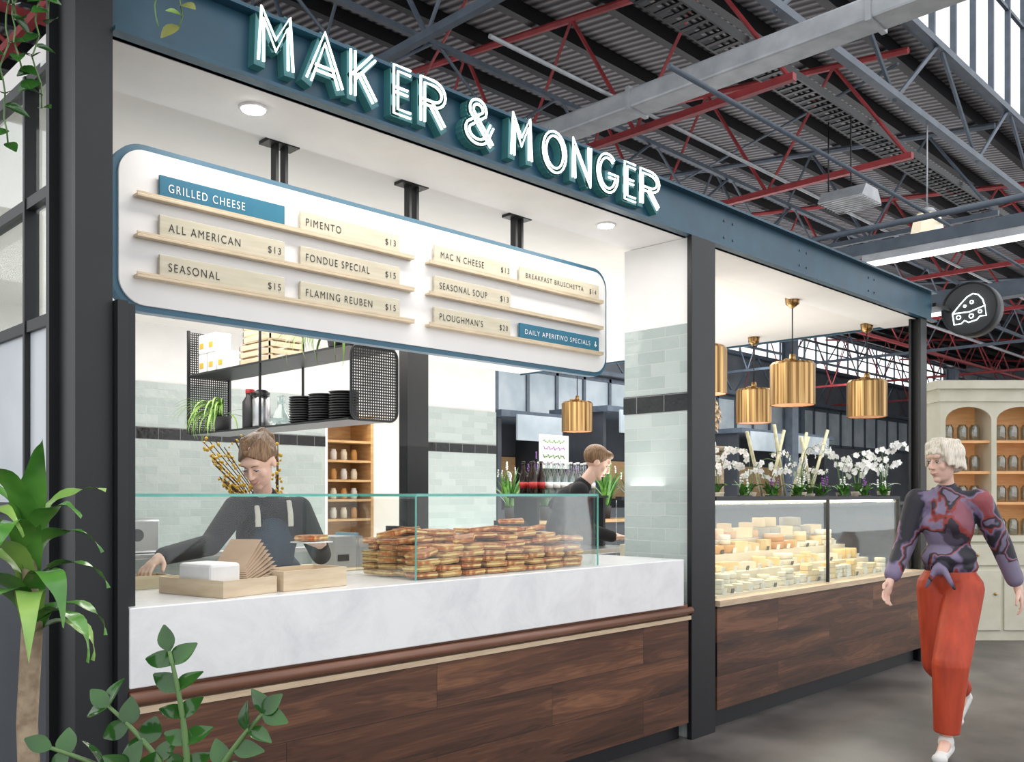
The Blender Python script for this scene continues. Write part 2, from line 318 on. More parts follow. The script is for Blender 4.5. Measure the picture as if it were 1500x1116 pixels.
def text(body,x0,width,z,cap,y,m,parent,name='lettering'):
    cu=bpy.data.curves.new('t','FONT'); cu.body=body; cu.size=1; cu.space_character=1.25; cu.offset=-.004; o=bpy.data.objects.new('t',cu); COL.objects.link(o)
    dg=bpy.context.evaluated_depsgraph_get(); me=bpy.data.meshes.new_from_object(o.evaluated_get(dg)); bpy.data.objects.remove(o)
    xs=[v.co.x for v in me.vertices]; mnx=min(xs); sx=width/(max(xs)-mnx); sy=cap/.72
    for v in me.vertices: v.co=V(((v.co.x-mnx)*sx,0,v.co.y*sy))
    me.materials.clear(); me.materials.append(m)
    t=bpy.data.objects.new(name,me); t.location=(x0,y,z); COL.objects.link(t); par(t,parent); return t
def sbox(name,x0,x1,y0,y1,z0,z1,m,bev=0,**k):
    return B().box(x0,x1,y0,y1,z0,z1,bev=bev).obj(name,m,**k)

# ---------------------------------------------------------------- setting
sbox('floor',-10,46,-9,17,-.1,0,M_floor,kind='structure')
sbox('floor.001',1.2,8.1,3.62,7.9,0,.012,M_white2,kind='structure')  # kitchen floor made white to bounce light up to the ceiling
sbox('ceiling',1.1,8.15,3.03,7.95,2.9,2.98,[M_white2],kind='structure')  # rear ceiling takes a darker white, light falloff put into its colour
sbox('ceiling.001',1.1,8.15,3.025,3.4,2.882,2.9,[M_white],kind='structure')
r=B(); bm=r.bm
v=[bm.verts.new(p) for p in ((-3,3.56,6),(46,3.56,6),(46,16,7.5),(-3,16,7.5),(-3,3.56,6.05),(46,3.56,6.05),(46,16,7.55),(-3,16,7.55))]
for q in ((3,2,1,0),(4,5,6,7),(0,1,5,4),(1,2,6,5),(2,3,7,6),(3,0,4,7)): r.face([v[i] for i in q],0)
r.obj('ceiling.002',M_corr,kind='structure')
sbox('wall_back',1.1,5.29,7.9,8.0,0,2.9,M_white,kind='structure')
sbox('wall_back.001',6.33,7.67,7.9,8.0,0,2.9,M_white,kind='structure')
sbox('wall_back.002',5.29,6.33,7.9,8.0,2.27,2.9,M_white,kind='structure')
sbox('wall_rear',4.4,8.0,9.1,9.2,0,2.9,M_white2,kind='structure')
sbox('wall_north',-3,46,16.1,16.25,0,6,M_hall,kind='structure')
sbox('wall_east',45,45.2,3,16,0,7.4,M_hall,kind='structure')
sbox('pale_window_strip',9,42,16.05,16.09,3.3,4.5,M_day,kind='structure')  # opaque strip added to brighten the far wall, daylight put into its colour
m_=B(); x=9
while x<42.1: m_.box(x-.05,x+.05,16.0,16.05,3.2,4.6); x+=1.1
m_.box(9,42,16.0,16.05,3.2,3.3).box(9,42,16.0,16.05,4.5,4.6).obj('trim_9',M_bgrey,kind='structure')
k=1
for x0,x1 in ((1.25,5.25),(6.36,7.67)):
    sbox('trim_%d'%k,x0,x1,7.885,7.9,0,1.885,M_tile,kind='structure',origin=(0,0,0)); k+=1
    sbox('trim_%d'%k,x0,x1,7.885,7.9,1.99,2.386,M_tile,kind='structure',origin=(0,0,0)); k+=1
    sbox('trim_%d'%k,x0,x1,7.88,7.9,1.885,1.99,M_btile,kind='structure',origin=(0,0,.005)); k+=1
for x0,x1,zt,lab in ((12.3,14.2,2.9,'dark neighbouring market kiosk with pale sign panel'),(15.5,19,3.2,'dark neighbouring market kiosk with pale sign panel'),(21,26,3.0,'dark neighbouring market kiosk with pale sign panel')):
    e=thing('market_kiosk',((x0+x1)/2,13.3,0),lab,'kiosk')
    B().box(x0,x1,12.6,14,0,1.1).box(x0,x1,13.9,14,1.1,zt).box(x0,x0+.1,12.6,14,1.1,zt).box(x1-.1,x1,12.6,14,1.1,zt).obj('kiosk_body',M_dark,e)
    B().box(x0-.1,x1+.1,12.4,14.1,zt,zt+.12).obj('kiosk_roof',M_bgrey,e); B().box(x0+.3,x1-.3,12.36,12.4,zt-.45,zt+.05).obj('sign_panel',M_day,e)
    B().box(x0+.15,x1-.15,13.85,13.9,1.3,2.2).obj('shelf_goods_panel',M_wood,e)
p=thing('tiled_pillar',(4.55,3.2,0),'square pillar clad in pale sage glazed tiles with a black tile band','pillar')
B().box(4.45,4.68,2.985,3.45,.0,1.885).obj('tile_cladding',M_tile,p,origin=(0,0,0))
B().box(4.445,4.685,2.982,3.455,1.885,1.99).obj('black_tile_band',M_btile,p,origin=(0,0,.005))
B().box(4.45,4.68,2.985,3.45,1.99,2.386).obj('tile_cladding',M_tile,p,origin=(0,0,0))
B().box(4.45,4.68,2.985,3.45,2.386,2.88).obj('plaster_top',M_white,p)
def hcol(x0,x1,y0,y1,z1,lab,ft=.02):
    b=B().box(x0,x1,y0,y0+ft,0,z1).box(x0,x1,y1-ft,y1,0,z1).box((x0+x1)/2-.02,(x0+x1)/2+.02,y0+ft,y1-ft,0,z1)
    return b.obj('steel_column',M_black,label=lab,cat='column')
B().box(1.062,1.177,2.97,3.0,0,3.2).box(1.09,1.15,3.0,3.2,0,3.2).box(1.062,1.177,3.2,3.23,0,3.2).obj('steel_column',M_black,label='tall black steel I-section column beside the counter',cat='column')
sbox('steel_post',1.179,1.213,2.935,3.06,0,2.02,M_black,label='slim black steel post at the counter end',cat='post')
sbox('steel_post',1.216,1.252,2.975,3.05,1.036,2.02,M_black,label='slim black steel post standing on the marble counter end',cat='post')
B().box(4.42,4.665,2.945,2.978,0,2.88,bev=.003).obj('steel_column',M_black,label='black steel column standing in front of the tiled pillar',cat='column')
hcol(7.85,7.98,2.97,3.07,2.88,'black steel column at the end of the stall')
sbox('steel_post',4.165,4.36,5.2,5.3,0,2.9,M_black,label='black steel post inside the kitchen',cat='post')
b=B().box(1.177,8.17,3.0,3.02,2.882,3.14).box(1.177,8.17,2.95,3.02,2.882,2.896).box(1.177,8.17,2.95,3.02,3.126,3.14)
bb=b.obj('fascia_beam',M_navy,label='long teal-navy steel channel beam over the stall front',cat='beam')
bt=B()
for x in (4.85,4.95,5.8,5.9,6.9,7.0): bt.cone((x,2.995,3.06),(x,3.0,3.06),.008,n=8).cone((x,2.995,2.96),(x,3.0,2.96),.008,n=8)
bt.obj('bolt_row',M_bgrey,bb)
B().box(8.15,8.17,3.02,7.95,2.882,3.14).obj('fascia_beam',M_navy,label='navy steel edge beam along the stall end',cat='beam')
g=thing('glazed_side_screen',(1.12,5.5,0),'black framed glazed screen closing the side of the stall','screen')
f=B()
for z in (0,1.33,1.98,2.42,2.86): f.box(1.10,1.14,3.25,7.85,z,z+.04)
for y in (3.25,3.55,4.2,5.2,6.2,7.1,7.8): f.box(1.095,1.145,y,y+(.05 if y!=3.55 else .02),0,2.9)
f.obj('frame',M_black,g); B().box(1.115,1.125,3.3,7.8,.05,1.33).obj('lower_panel',M_dark,g)
B().box(1.115,1.125,3.3,7.8,1.37,1.98).obj('frosted_panel',M_frost,g)
for z0,z1 in ((2.02,2.42),(2.46,2.86)): B().box(1.115,1.125,3.3,7.8,z0,z1).obj('glass_pane',M_glass,g)

def glazing(name,x0,x1,y,z0,z1,st):
    b=B().box(x0,x1,y-.04,y+.04,z0-.12,z0).box(x0,x1,y-.04,y+.04,z1,z1+.1).box(x0,x1,y-.02,y+.02,(z0+z1)/2-.02,(z0+z1)/2+.02)
    x=x0
    while x<x1: b.box(x-.02,x+.02,y-.03,y+.03,z0,z1); x+=st
    return b.obj(name,M_bgrey,kind='structure')
glazing('window_1',3,40,3.52,6.05,8.4,.6)
glazing('window_2',0,45,16.1,6.1,7.5,.9)
for i in range(15):
    y=3.85+i*.86; z=6+(y-3.56)*.1206
    sbox('purlin',-3,45,y-.045,y+.045,z-.16,z-.01,M_black,label='dark steel roof purlin under corrugated sheeting',cat='roof beam',group='roof purlins')
for X in (2.2,4.3,6.8,9.2,11.8,14.5,18,22,27,33,40):
    b=B(); zc=4.75
    b.box(X-.03,X+.03,3.56,16,zc-.03,zc+.03)
    b.cone((X,3.6,5.8),(X,16,7.25),.035,n=6,sm=False)
    n=8
    for i in range(n):
        y0=3.6+i*12.4/n; y1=y0+12.4/n; zt=5.8+((y0+y1)/2-3.6)*.117
        b.cone((X,y0,zc),(X,(y0+y1)/2,zt),.02,n=6,sm=False).cone((X,(y0+y1)/2,zt),(X,y1,zc),.016,n=6,sm=False)
    b.obj('roof_truss',M_red if X not in (4.3,11.8,22) else M_bgrey,label=('red' if X not in (4.3,11.8,22) else 'blue-grey')+' painted steel roof truss with diagonal webs',cat='roof truss',group='roof trusses')
for i,(xa,xb) in enumerate(((4.3,9.2),(9.2,14.5),(14.5,22))):
    B().cone((xa,3.7,5.7),(xb,12.5,6.75),.016,n=6).obj('tie_rod',M_bgrey if i%2 else M_red,label='thin painted steel tie rod bracing the roof',cat='tie rod',group='roof tie rods')
def lattice(y,z0,z1,x0,x1,st,m,lab,rr=.05):
    b=B().box(x0,x1,y-rr,y+rr,z0,z0+rr*1.6).box(x0,x1,y-rr,y+rr,z1-rr*1.6,z1)
    x=x0;i=0
    while x<x1-st:
        b.cone((x,y,z0 if i%2 else z1),(x+st,y,z1 if i%2 else z0),rr*.55,n=6,sm=False); x+=st;i+=1
    b.obj('lattice_girder',m,label=lab,cat='girder')
lattice(3.45,5.05,5.95,3,44,1.1,M_bgrey,'blue-grey steel lattice girder under the roof valley',.04)
lattice(8.4,4.8,5.5,2,44,1.0,M_red,'red steel lattice girder crossing the hall',.035)
lattice(6.1,4.78,5.35,2,44,.8,M_bgrey,'slender blue-grey lattice girder crossing the hall',.028)
lattice(11,4.78,5.6,2,44,.9,M_bgrey,'slender blue-grey lattice girder crossing the hall',.03)
lattice(15.6,4.6,6.0,2,44,1.4,M_bgrey,'blue-grey lattice girder at the far wall',.07)
b=B().box(5.98,6.22,1.3,15.5,4.56,4.72,bev=.02)
for y in (2.6,4.6,6.6,8.6,10.6,12.6): b.box(5.965,6.235,y-.02,y+.02,4.545,4.735)
b.obj('air_duct',M_galv,label='pale flat-sided sheet metal duct crossing the hall',cat='duct')
def tray_(y0,z,x0,x1,w,lab):
    t=B().box(x0,x1,y0,y0+.02,z,z+.07).box(x0,x1,y0+w-.02,y0+w,z,z+.07)
    x=x0+.1
    while x<x1: t.box(x,x+.04,y0+.02,y0+w-.02,z,z+.012); x+=.12
    for i in range(3): t.tube([(x0+k*(x1-x0)/30,y0+.06+i*.055+.015*math.sin(k*1.7+i),z+.03) for k in range(31)],.012,n=6)
    t.obj('cable_tray',M_black,label=lab,cat='cable tray')
tray_(3.95,5.12,4.5,30,.28,'long perforated steel cable tray under the roof')
for (y,z,rd,m) in ((4.9,4.8,.018,M_galv),(3.3,4.05,.018,M_bgrey),(7,4.80,.03,M_galv),(9.6,4.8,.025,M_black)):
    B().cone((4.7,y,z),(40,y,z),rd,n=10).obj('conduit_pipe',m,label='slender service pipe running along the roof',cat='pipe')
B().box(8.58,8.70,1.2,15.6,3.69,3.80).cone((8.64,1.2,3.95),(8.64,15.6,3.95),.03,n=8).obj('service_beam',M_bgrey,label='blue-grey steel service beam above the stall end',cat='beam')
B().box(11.9,12.1,-1,15.6,3.765,3.95).obj('service_beam',M_bgrey,label='blue-grey steel beam crossing the aisle',cat='beam')
for (X,y0,y1,z) in ((8.64,2.1,3.8,3.61),(12,3.6,5.4,3.685)):
    e=thing('fluorescent_light',(X,(y0+y1)/2,z),'suspended fluorescent batten light, lit white','ceiling light','fluorescent lights')
    B().box(X-.05,X+.05,y0,y1,z+.01,z+.08).obj('housing',M_galv,e); B().cone((X,y0+.03,z-.01),(X,y1-.03,z-.01),.022,n=10).obj('tube',M_tube,e)
for X,Y in ((17,9),(26,9),(12,15.5),(30,15.5),(38,9)):
    hcol(X-.12,X+.12,Y-.12,Y+.12,4.8,'blue-grey hall column in the distance').data.materials[0]=M_bgrey
e=thing('radiant_heater',(8.7,3.95,4.2),'hanging industrial radiant heater with wire guard','heater')
B().prism([(-.22,0),(.22,0),(.13,.12),(-.13,.12)],(8.7,3.75,4.25),(1,0,0),(0,0,1),(0,.45,0)).obj('reflector',M_galv,e)
w=B()
for i in range(8): w.cone((8.49+i*.06,3.75,4.235),(8.49+i*.06,4.2,4.235),.005,n=6)
w.obj('wire_guard',M_steel,e); B().cone((8.7,3.96,4.36),(8.7,3.96,5.11),.008,n=6).obj('hanger',M_black,e); B().cone((8.7,4.19,4.36),(8.7,4.19,5.11),.008,n=6).obj('hanger',M_black,e)
e=thing('lantern_lamp',(9.28,3.45,3.9),'small pale lantern-like lamp hanging under the roof','lamp')
B().lathe((9.28,3.45,3.92),[(.15,0),(.165,.04),(.13,.20),(.09,.24)],n=8,sm=False).obj('lamp_shade',mat('lamp_lens',(.8,.74,.6),.4,emit=(1,.85,.6),es=.55),e)
B().lathe((9.28,3.45,4.161),[(.1,0),(.06,.05),(.02,.07)],n=16).cone((9.28,3.45,4.22),(9.28,3.45,5.04),.008,n=6).obj('lamp_cap',M_galv,e)

# ---------------------------------------------------------------- letters
def arc(cx,cy,rx,ry,a0,a1,n=12): return [(cx+rx*math.cos(math.radians(a0+(a1-a0)*i/n)),cy+ry*math.sin(math.radians(a0+(a1-a0)*i/n))) for i in range(n+1)]
LT={'M':[[(0,0),(.06,1),(.5,.42),(.94,1),(1,0)]],'A':[[(0,0),(.5,1),(1,0)],[(.2,.30),(.8,.30)]],
'K':[[(0,0),(0,1)],[(.95,1),(.05,.42)],[(.3,.56),(1,0)]],'E':[[(1,1),(0,1),(0,0),(1,0)],[(0,.5),(.8,.5)]],
'R':[[(0,0),(0,1)]+arc(.5,.74,.5,.26,90,-90,10)+[(0,.48)],[(.4,.48),(1,0)]],
'O':[arc(.5,.5,.5,.5,0,360,24)],'N':[[(0,0),(0,1),(1,0),(1,1)]],
'G':[arc(.5,.5,.5,.5,50,350,20)+[(1,.45),(.55,.45)]],
'&':[[(1,0),(.2,.72)]+arc(.45,.8,.26,.2,190,-20,10)+[(.15,.42)]+arc(.42,.25,.4,.25,150,330,10)+[(1,.5)]]}
def offset(P,d,closed=False):
    out=[]; n=len(P)
    for i,p in enumerate(P):
        a=P[i-1] if i>0 else (P[-2] if closed else None); c=P[i+1] if i<n-1 else (P[1] if closed else None)
        ns=[]
        for u,v_ in ((a,p),(p,c)):
            if u is None or v_ is None: continue
            e_=(v_-u)
            if e_.length>1e-6: e_.normalize(); ns.append(V((-e_.z,0,e_.x)))
        s=sum(ns,V((0,0,0)))
        if s.length<1e-4: s=ns[0].copy()
        s.normalize(); k=max(.5,s.dot(ns[0])); out.append(p+s*d/k)
    return out
rs=[('M',.568,.6216),('A',.636,.696),('K',.7035,.7513),('E',.775,.813),('R',.823,.874),('&',.9075,.971),('M',1.004,1.056),('O',1.077,1.138),('N',1.149,1.202),('G',1.214,1.276),('E',1.29,1.33),('R',1.336,1.399)]
for ch,r0,r1 in rs:
    x0=r0*2.94+.022; w=(r1-r0)*2.94-.036; z0=2.955; h=.175
    e=thing('sign_letter',(x0+w/2,2.97,z0),'double white neon tube letter %s on dark teal metal backing'%ch,'sign letter','illuminated sign letters')
    body=B(); tb=B(); tk=.022
    for pl in LT[ch]:
        P=[V((x0+a*w,0,z0+c*h)) for a,c in pl]
        for a,c in zip(P,P[1:]):
            d=(c-a); L=d.length
            if L<1e-5: continue
            d.normalize(); nn=V((-d.z,0,d.x)); a2=a-d*tk*.8; c2=c+d*tk*.8
            q=[a2+nn*tk,c2+nn*tk,c2-nn*tk,a2-nn*tk]
            body.prism([(k2.x,k2.z) for k2 in q],(0,2.958,0),(1,0,0),(0,0,1),(0,.042,0))
        for off in (-.0105,.0105):
            tb.tube([V((k2.x,2.948,k2.z)) for k2 in offset(P,off,ch=='O')],.0055,n=8)
    body.obj('letter_body',M_teal,e); tb.obj('neon_tube',M_neon,e)

# ---------------------------------------------------------------- menu board
e=thing('menu_board',(2.803,3.44,2.09),'large white rounded menu board with blue edge, hung from the ceiling','menu board')
B().prism(rrect(2.896,.633,.12,10),(2.803,3.43,2.4065),(1,0,0),(0,0,1),(0,.05,0)).obj('board_frame',M_blue,e)
B().prism(rrect(2.85,.585,.10,10),(2.803,3.42,2.4065),(1,0,0),(0,0,1),(0,.012,0)).obj('board_face',M_board,e)
for xb in (.5995*3.46,.808*3.46,1.018*3.46):
    B().box(xb-.075,xb+.075,3.42,3.5,2.885,2.9).box(xb-.03,xb-.015,3.44,3.48,2.715,2.885).box(xb+.015,xb+.03,3.44,3.48,2.715,2.885).obj('hanging_bracket',M_black,e)
rows=[2.525,2.374,2.223]
for z in rows:
    for x0,x1 in ((1.432,2.755),(2.846,4.17)):
        B().box(x0,x1,3.385,3.42,z-.012,z,bev=.002).box(x0,x1,3.385,3.39,z,z+.008).obj('ledge_rail',M_rail,e)
items=[(0,1.523,2.062,'GRILLED CHEESE',1.557,.32,None,0,1),(0,2.139,2.675,'PIMENTO',2.165,.18,'$13',2.59,0),
(1,1.523,2.062,'ALL AMERICAN',1.557,.30,'$13',1.983,0),(1,2.139,2.675,'FONDUE SPECIAL',2.165,.335,'$15',2.59,0),
(2,1.523,2.062,'SEASONAL',1.557,.21,'$15',1.983,0),(2,2.139,2.675,'FLAMING REUBEN',2.165,.35,'$15',2.59,0),
(0,2.889,3.411,'MAC N CHEESE',2.927,.29,'$13',3.34,0),(0,3.482,4.141,'BREAKFAST BRUSCHETTA',3.526,.475,'$14',4.055,0),
(1,2.889,3.411,'SEASONAL SOUP',2.92,.32,'$13',3.335,0),(2,2.889,3.411,"PLOUGHMAN'S",2.92,.29,'$20',3.33,0),
(2,3.482,4.141,'DAILY APERITIVO SPECIALS',3.52,.54,None,0,1)]
for row,x0,x1,tx,tx0,tw,pr,px,bl in items:
    z=rows[row]; q=sbox('menu_plaque',x0,x1,3.398,3.41,z,z+.09,M_plblue if bl else M_plq,label=('blue' if bl else 'pale timber')+' menu plaque reading '+tx.lower()+', on a ledge rail',cat='plaque',group='menu plaques',bev=.0015)
    m=M_wht if bl else M_ink; cap=.027 if tw>.45 else .033
    text(tx,tx0,tw,z+.035 if cap<.03 else z+.03,cap,3.3965,m,q)
    if pr: text(pr,px,.06,z+.032,.029,3.3965,m,q)
    if tx.startswith('DAILY'):
        B().box(4.105,4.111,3.3955,3.397,z+.035,z+.064).prism([(-.012,.012),(0,0),(.012,.012),(.009,.016),(0,.007),(-.009,.016)],(4.108,3.3955,z+.03),(1,0,0),(0,0,1),(0,.0015,0)).obj('arrow_mark',M_wht,q)
for X,Y in ((1.79,3.175),(3.93,3.175)):
    q=B().lathe((X,Y,2.874),[(.056,.008),(.056,.002),(.045,0)],n=24).obj('downlight',M_white,label='small round recessed downlight glowing in the white ceiling',cat='ceiling light',group='downlights')
    B().cone((X,Y,2.870),(X,Y,2.8735),.043,n=24).obj('lens',M_down,q)

# ---------------------------------------------------------------- counter
e=thing('serving_counter',(2.8,3.3,0),'walnut-fronted serving counter with thick white marble top','counter')
B().box(1.215,4.32,2.93,3.62,.775,1.035,bev=.004).obj('marble_top',M_marble,e,origin=(0,0,0))
B().box(1.215,4.40,2.955,3.58,.1,.69).obj('walnut_front',M_wal,e,origin=(.35,0,.09))
B().box(1.215,4.40,2.935,3.58,.69,.712).obj('pale_edge',M_pale,e)
B().box(1.215,4.40,2.96,3.58,.712,.775).obj('counter_core',M_railw,e)
B().tube([(1.216,2.938,.742),(4.40,2.938,.742)],.021,n=14).obj('hand_rail',M_railw,e)
B().box(1.22,4.40,3.02,3.56,0,.1).obj('kick_plate',M_black,e)
e=thing('sneeze_guard',(2.4,3.2,1.035),'clear glass food guard standing on the marble counter','glass screen')
B().box(2.452,3.632,2.998,3.006,1.036,1.395).obj('glass_pane',M_glass,e); B().box(1.26,2.445,3.416,3.424,1.036,1.395).obj('glass_pane',M_glass,e)
B().box(2.444,2.452,2.998,3.424,1.036,1.395).obj('glass_pane',M_glass,e); B().box(3.632,3.64,2.998,3.5,1.036,1.395).obj('glass_pane',M_glass,e)
B().box(2.452,3.632,2.998,3.34,1.395,1.401).obj('glass_shelf',M_glass,e)
B().box(2.446,3.64,2.992,2.999,1.391,1.403).box(1.26,2.446,3.41,3.417,1.391,1.403).box(2.441,2.4435,2.99,2.999,1.036,1.4).box(3.6375,3.6405,2.99,2.999,1.036,1.4).box(2.449,2.4515,3.0,3.42,1.391,1.403).obj('polished_edge',M_gedge,e)
e=thing('display_counter',(6.25,3.35,0),'walnut-fronted cheese display counter with lit glass case','display case')
B().box(4.70,7.85,2.955,3.8,.12,.735).obj('walnut_front',M_wal,e,origin=(4.7,0,.12))
B().box(4.70,7.85,2.935,3.8,.735,.77).obj('pale_edge',M_pale,e); B().box(4.72,7.82,3.02,3.78,0,.12).obj('kick_plate',M_black,e)
B().box(4.75,7.45,2.995,3.003,.775,1.36).obj('glass_front',M_glass,e); B().box(4.745,4.753,3.003,3.75,.775,1.36).obj('glass_side',M_glass,e); B().box(7.445,7.453,3.003,3.75,.775,1.36).obj('glass_side',M_glass,e)
B().box(4.74,7.46,2.985,3.06,1.36,1.385).box(4.74,7.46,3.7,3.75,1.36,1.385).box(6.2,6.215,2.985,3.005,.775,1.36).box(7.435,7.46,2.985,3.01,.775,1.36).obj('case_frame',M_black,e)
B().box(4.74,7.46,3.06,3.7,1.364,1.37).obj('glass_top',M_glass,e)
M_sh=mat('pale_case_shelf',(.74,.66,.52),.5)
B().box(4.8,7.4,3.02,3.76,.77,.785).box(4.8,7.4,3.22,3.76,.785,.885).box(4.8,7.4,3.42,3.76,.885,.985).box(4.8,7.4,3.6,3.76,.985,1.07).obj('stepped_shelf',M_sh,e)
B().box(4.8,7.4,3.02,3.05,1.345,1.36).obj('light_strip',M_case,e)
def wheel(r,h,m,lm=None):
    b=B().lathe((0,0,0),[(r*.93,0),(r,h*.12),(r,h*.88),(r*.93,h)],n=28)
    b.cone((0,0,h),(0,0,h+.001),r*.5,n=20,mi=1); return b.obj('cheese_round',[m,lm or M_paper],origin=(0,0,0))
def wedge(r,h,a,m,rind=None):
    P=[(0,0)]+[(r*math.cos(math.radians(t)),r*math.sin(math.radians(t))) for t in [-a/2+a*i/6 for i in range(7)]]
    b=B().prism(P,(0,0,0),(1,0,0),(0,1,0),(0,0,h),0)
    for f in b.bm.faces:
        if f.calc_center_median().xy.length>r*.97: f.material_index=1
    return b.obj('cheese_wedge',[m,rind or M_ch3],origin=(0,0,0))
protos=[(wheel(.075,.055,M_ch3),.08,.056,'round orange-rinded cheese'),(wheel(.085,.07,M_ch4,M_ch2),.09,.071,'large round grey-rinded cheese'),(wheel(.042,.034,M_ch2,M_ch1),.043,.035,'small round white soft cheese'),
(wedge(.11,.055,50,M_ch1),.06,.055,'pale yellow wedge of cheese'),(wedge(.10,.045,60,M_ch2,M_ch4),.06,.045,'creamy white wedge of cheese'),(wedge(.09,.075,180,M_ch1,M_ch4),.085,.075,'half round of yellow cheese'),
(B().box(-.045,.045,-.03,.03,0,.038,bev=.005).obj('cheese_block',M_ch1,origin=(0,0,0)),.048,.038,'rectangular block of yellow cheese'),(B().box(-.032,.032,-.025,.025,0,.028,bev=.005).obj('cheese_block',M_ch2,origin=(0,0,0)),.036,.028,'small wrapped block of white cheese'),
(wheel(.07,.04,M_ch2,M_ch2),.075,.041,'flat round of white bloomy cheese'),(wheel(.05,.075,M_ch1,M_ch3),.055,.076,'tall small drum of yellow cheese')]
def putc(i,x,y,z,rz):
    o,r_,h,l=protos[i]; n=dup(o,(x,y,z),rz); tag(n,l+' in the glass case','cheese','cheeses in the display case'); return h
for yy,zz,ch_ in ((3.075,.787,[7,2,7,6,4,7]),(3.16,.787,[7,6,3,4,2]),(3.32,.887,[3,4,4,9,2,3,8,6]),(3.508,.987,[0,5,3,8,9,4,1,3]),(3.668,1.072,[0,5,1,0,1,3,8,9])):
    x=4.88
    while x<7.34:
        i=random.choice(ch_); w_=protos[i][1]; x+=w_*.92
        if x>7.35: break
        rz=random.uniform(0,6.28) if i in (0,1,2,8,9) else (random.uniform(-.35,.35) if i in (6,7) else random.uniform(1.1,2.0))
        h=putc(i,x,yy+(-.045 if i in (3,4,5) else 0),zz,rz)
        if i in (0,1,7,6,2,8) and random.random()<.75:
            h+=.001; j=random.choice([i,2,3,9] if i in (0,1,8) else [i]); hh=putc(j,x,yy-(.045 if j==3 else 0),zz+h,rz if j!=3 else 1.5)
            if random.random()<.5 and j!=3: putc(j,x,yy,zz+h+hh+.001,rz)
        x+=w_*.92+.004
for o,_,_,_ in protos: bpy.data.objects.remove(o)
tg=B().box(-.022,.022,-.001,.001,0,.038,M=Matrix.Rotation(.2,4,'X')).obj('price_card',M_paper,origin=(0,0,0),label='small white price card among the cheeses',cat='price card',group='price cards')
tg.location=(4.9,3.03,.787)
tk=B().box(-.018,.018,-.0012,.0012,0,.03,M=Matrix.Rotation(.2,4,'X')).obj('price_card',M_plast,origin=(0,0,0),label='small black price tag among the cheeses',cat='price card',group='price cards'); tk.location=(4.99,3.03,.787)
for yy,zz in ((3.03,.787),(3.235,.887),(3.43,.987)):
    for i in range(16):
        if not(i==0 and zz<.8): dup(tg if i%4 else tk,(4.9+.155*i,yy,zz),0)

# ---------------------------------------------------------------- sandwiches
def sandwich(w,d,rc,seed,m1,m2):
    random.seed(seed); b=B(); sk=random.uniform(-.3,.3)
    O=[(x*(1+random.uniform(-.055,.055))+sk*y,y*(1+random.uniform(-.055,.055))) for x,y in rrect(w,d,rc,3)]
    bend=random.uniform(-.003,.005)
    for z0 in (0,.0155):
        j=[random.uniform(-.0012,.0012) for _ in O]
        b.loft([[(x*sc,y*sc,z0+z+bend*(x/w*2)**2+(j[i] if z>.005 else 0)) for i,(x,y) in enumerate(O)] for sc,z in ((.965,0),(1,.002),(1,.0075),(.95,.0095))],0,False,side=1)
    s=b.obj('grilled_sandwich',[m1,m2],origin=(0,0,0))
    B().loft([[(x*1.035,y*1.035,.009+bend*(x/w*2)**2) for x,y in O],[(x*1.035,y*1.035,.0168+bend*(x/w*2)**2) for x,y in O]]).obj('cheese_filling',M_crumb,s,origin=(0,0,0))
    tag(s,'toasted cheese sandwich with melted filling, piled on the marble counter','sandwich','piled grilled sandwiches'); return s
M_t2=mat('dark_toasted_bread',(.40,.13,.04),.65,c2=(.14,.04,.012),scale=34,bump=.9); M_t3=mat('golden_toasted_bread',(.66,.36,.12),.65,c2=(.42,.16,.04),scale=34,bump=.9); M_t4=mat('pale_toasted_bread',(.74,.56,.30),.65,c2=(.56,.34,.12),scale=34,bump=.9)
sws=[sandwich(.122,.086,.008,1,M_toast,M_cut),sandwich(.132,.084,.012,2,M_t2,M_cut),sandwich(.112,.086,.006,3,M_t3,M_t3),sandwich(.118,.084,.010,4,M_t4,M_t3),sandwich(.128,.082,.014,5,M_toast,M_t2)]
random.seed(21); used=[0]*5
def putsw(x,y,z,rz,rx=0,ry=0,pale=False):
    i=random.choice((3,3,2)) if pale else random.choice((0,0,1,2,4)); s=sws[i]
    if not used[i]:
        used[i]=1; s.location=(x,y,z); s.rotation_euler=(rx,ry,rz)
    else: dup(s,(x,y,z),rz,rx,ry)
for ri,y in enumerate((3.066,3.162,3.258,3.354)):
    x=2.53+(.0,.03,.0,.0)[ri]
    while x<3.56:
        u=(x-2.5)/1.1; hgt=(4.4,5.3,6.0,6.2)[ri]+.8*math.sin(u*3.3)+random.uniform(-.9,.8)
        if ri==0 and u<.1: hgt=3
        if u>.93: hgt-=1.4
        nl=max(2,int(hgt)); z=1.0365; yaw=random.uniform(-.1,.1)
        for l in range(nl):
            putsw(x+random.uniform(-.012,.012),y+random.uniform(-.004,.004),z,yaw+random.uniform(-.15,.15)+(math.pi if random.random()<.5 else 0),random.uniform(-.03,.03) if l else 0,random.uniform(-.045,.045) if l else 0,pale=(u<.15 and random.random()<.8))
            z+=.028
        if random.random()<.55: putsw(x+random.uniform(-.03,.03),y+.01,z+.010,random.uniform(-1.0,1.0),random.uniform(-.2,.02),random.uniform(-.16,.16))
        x+=.134+random.uniform(0,.006)
random.seed(33)
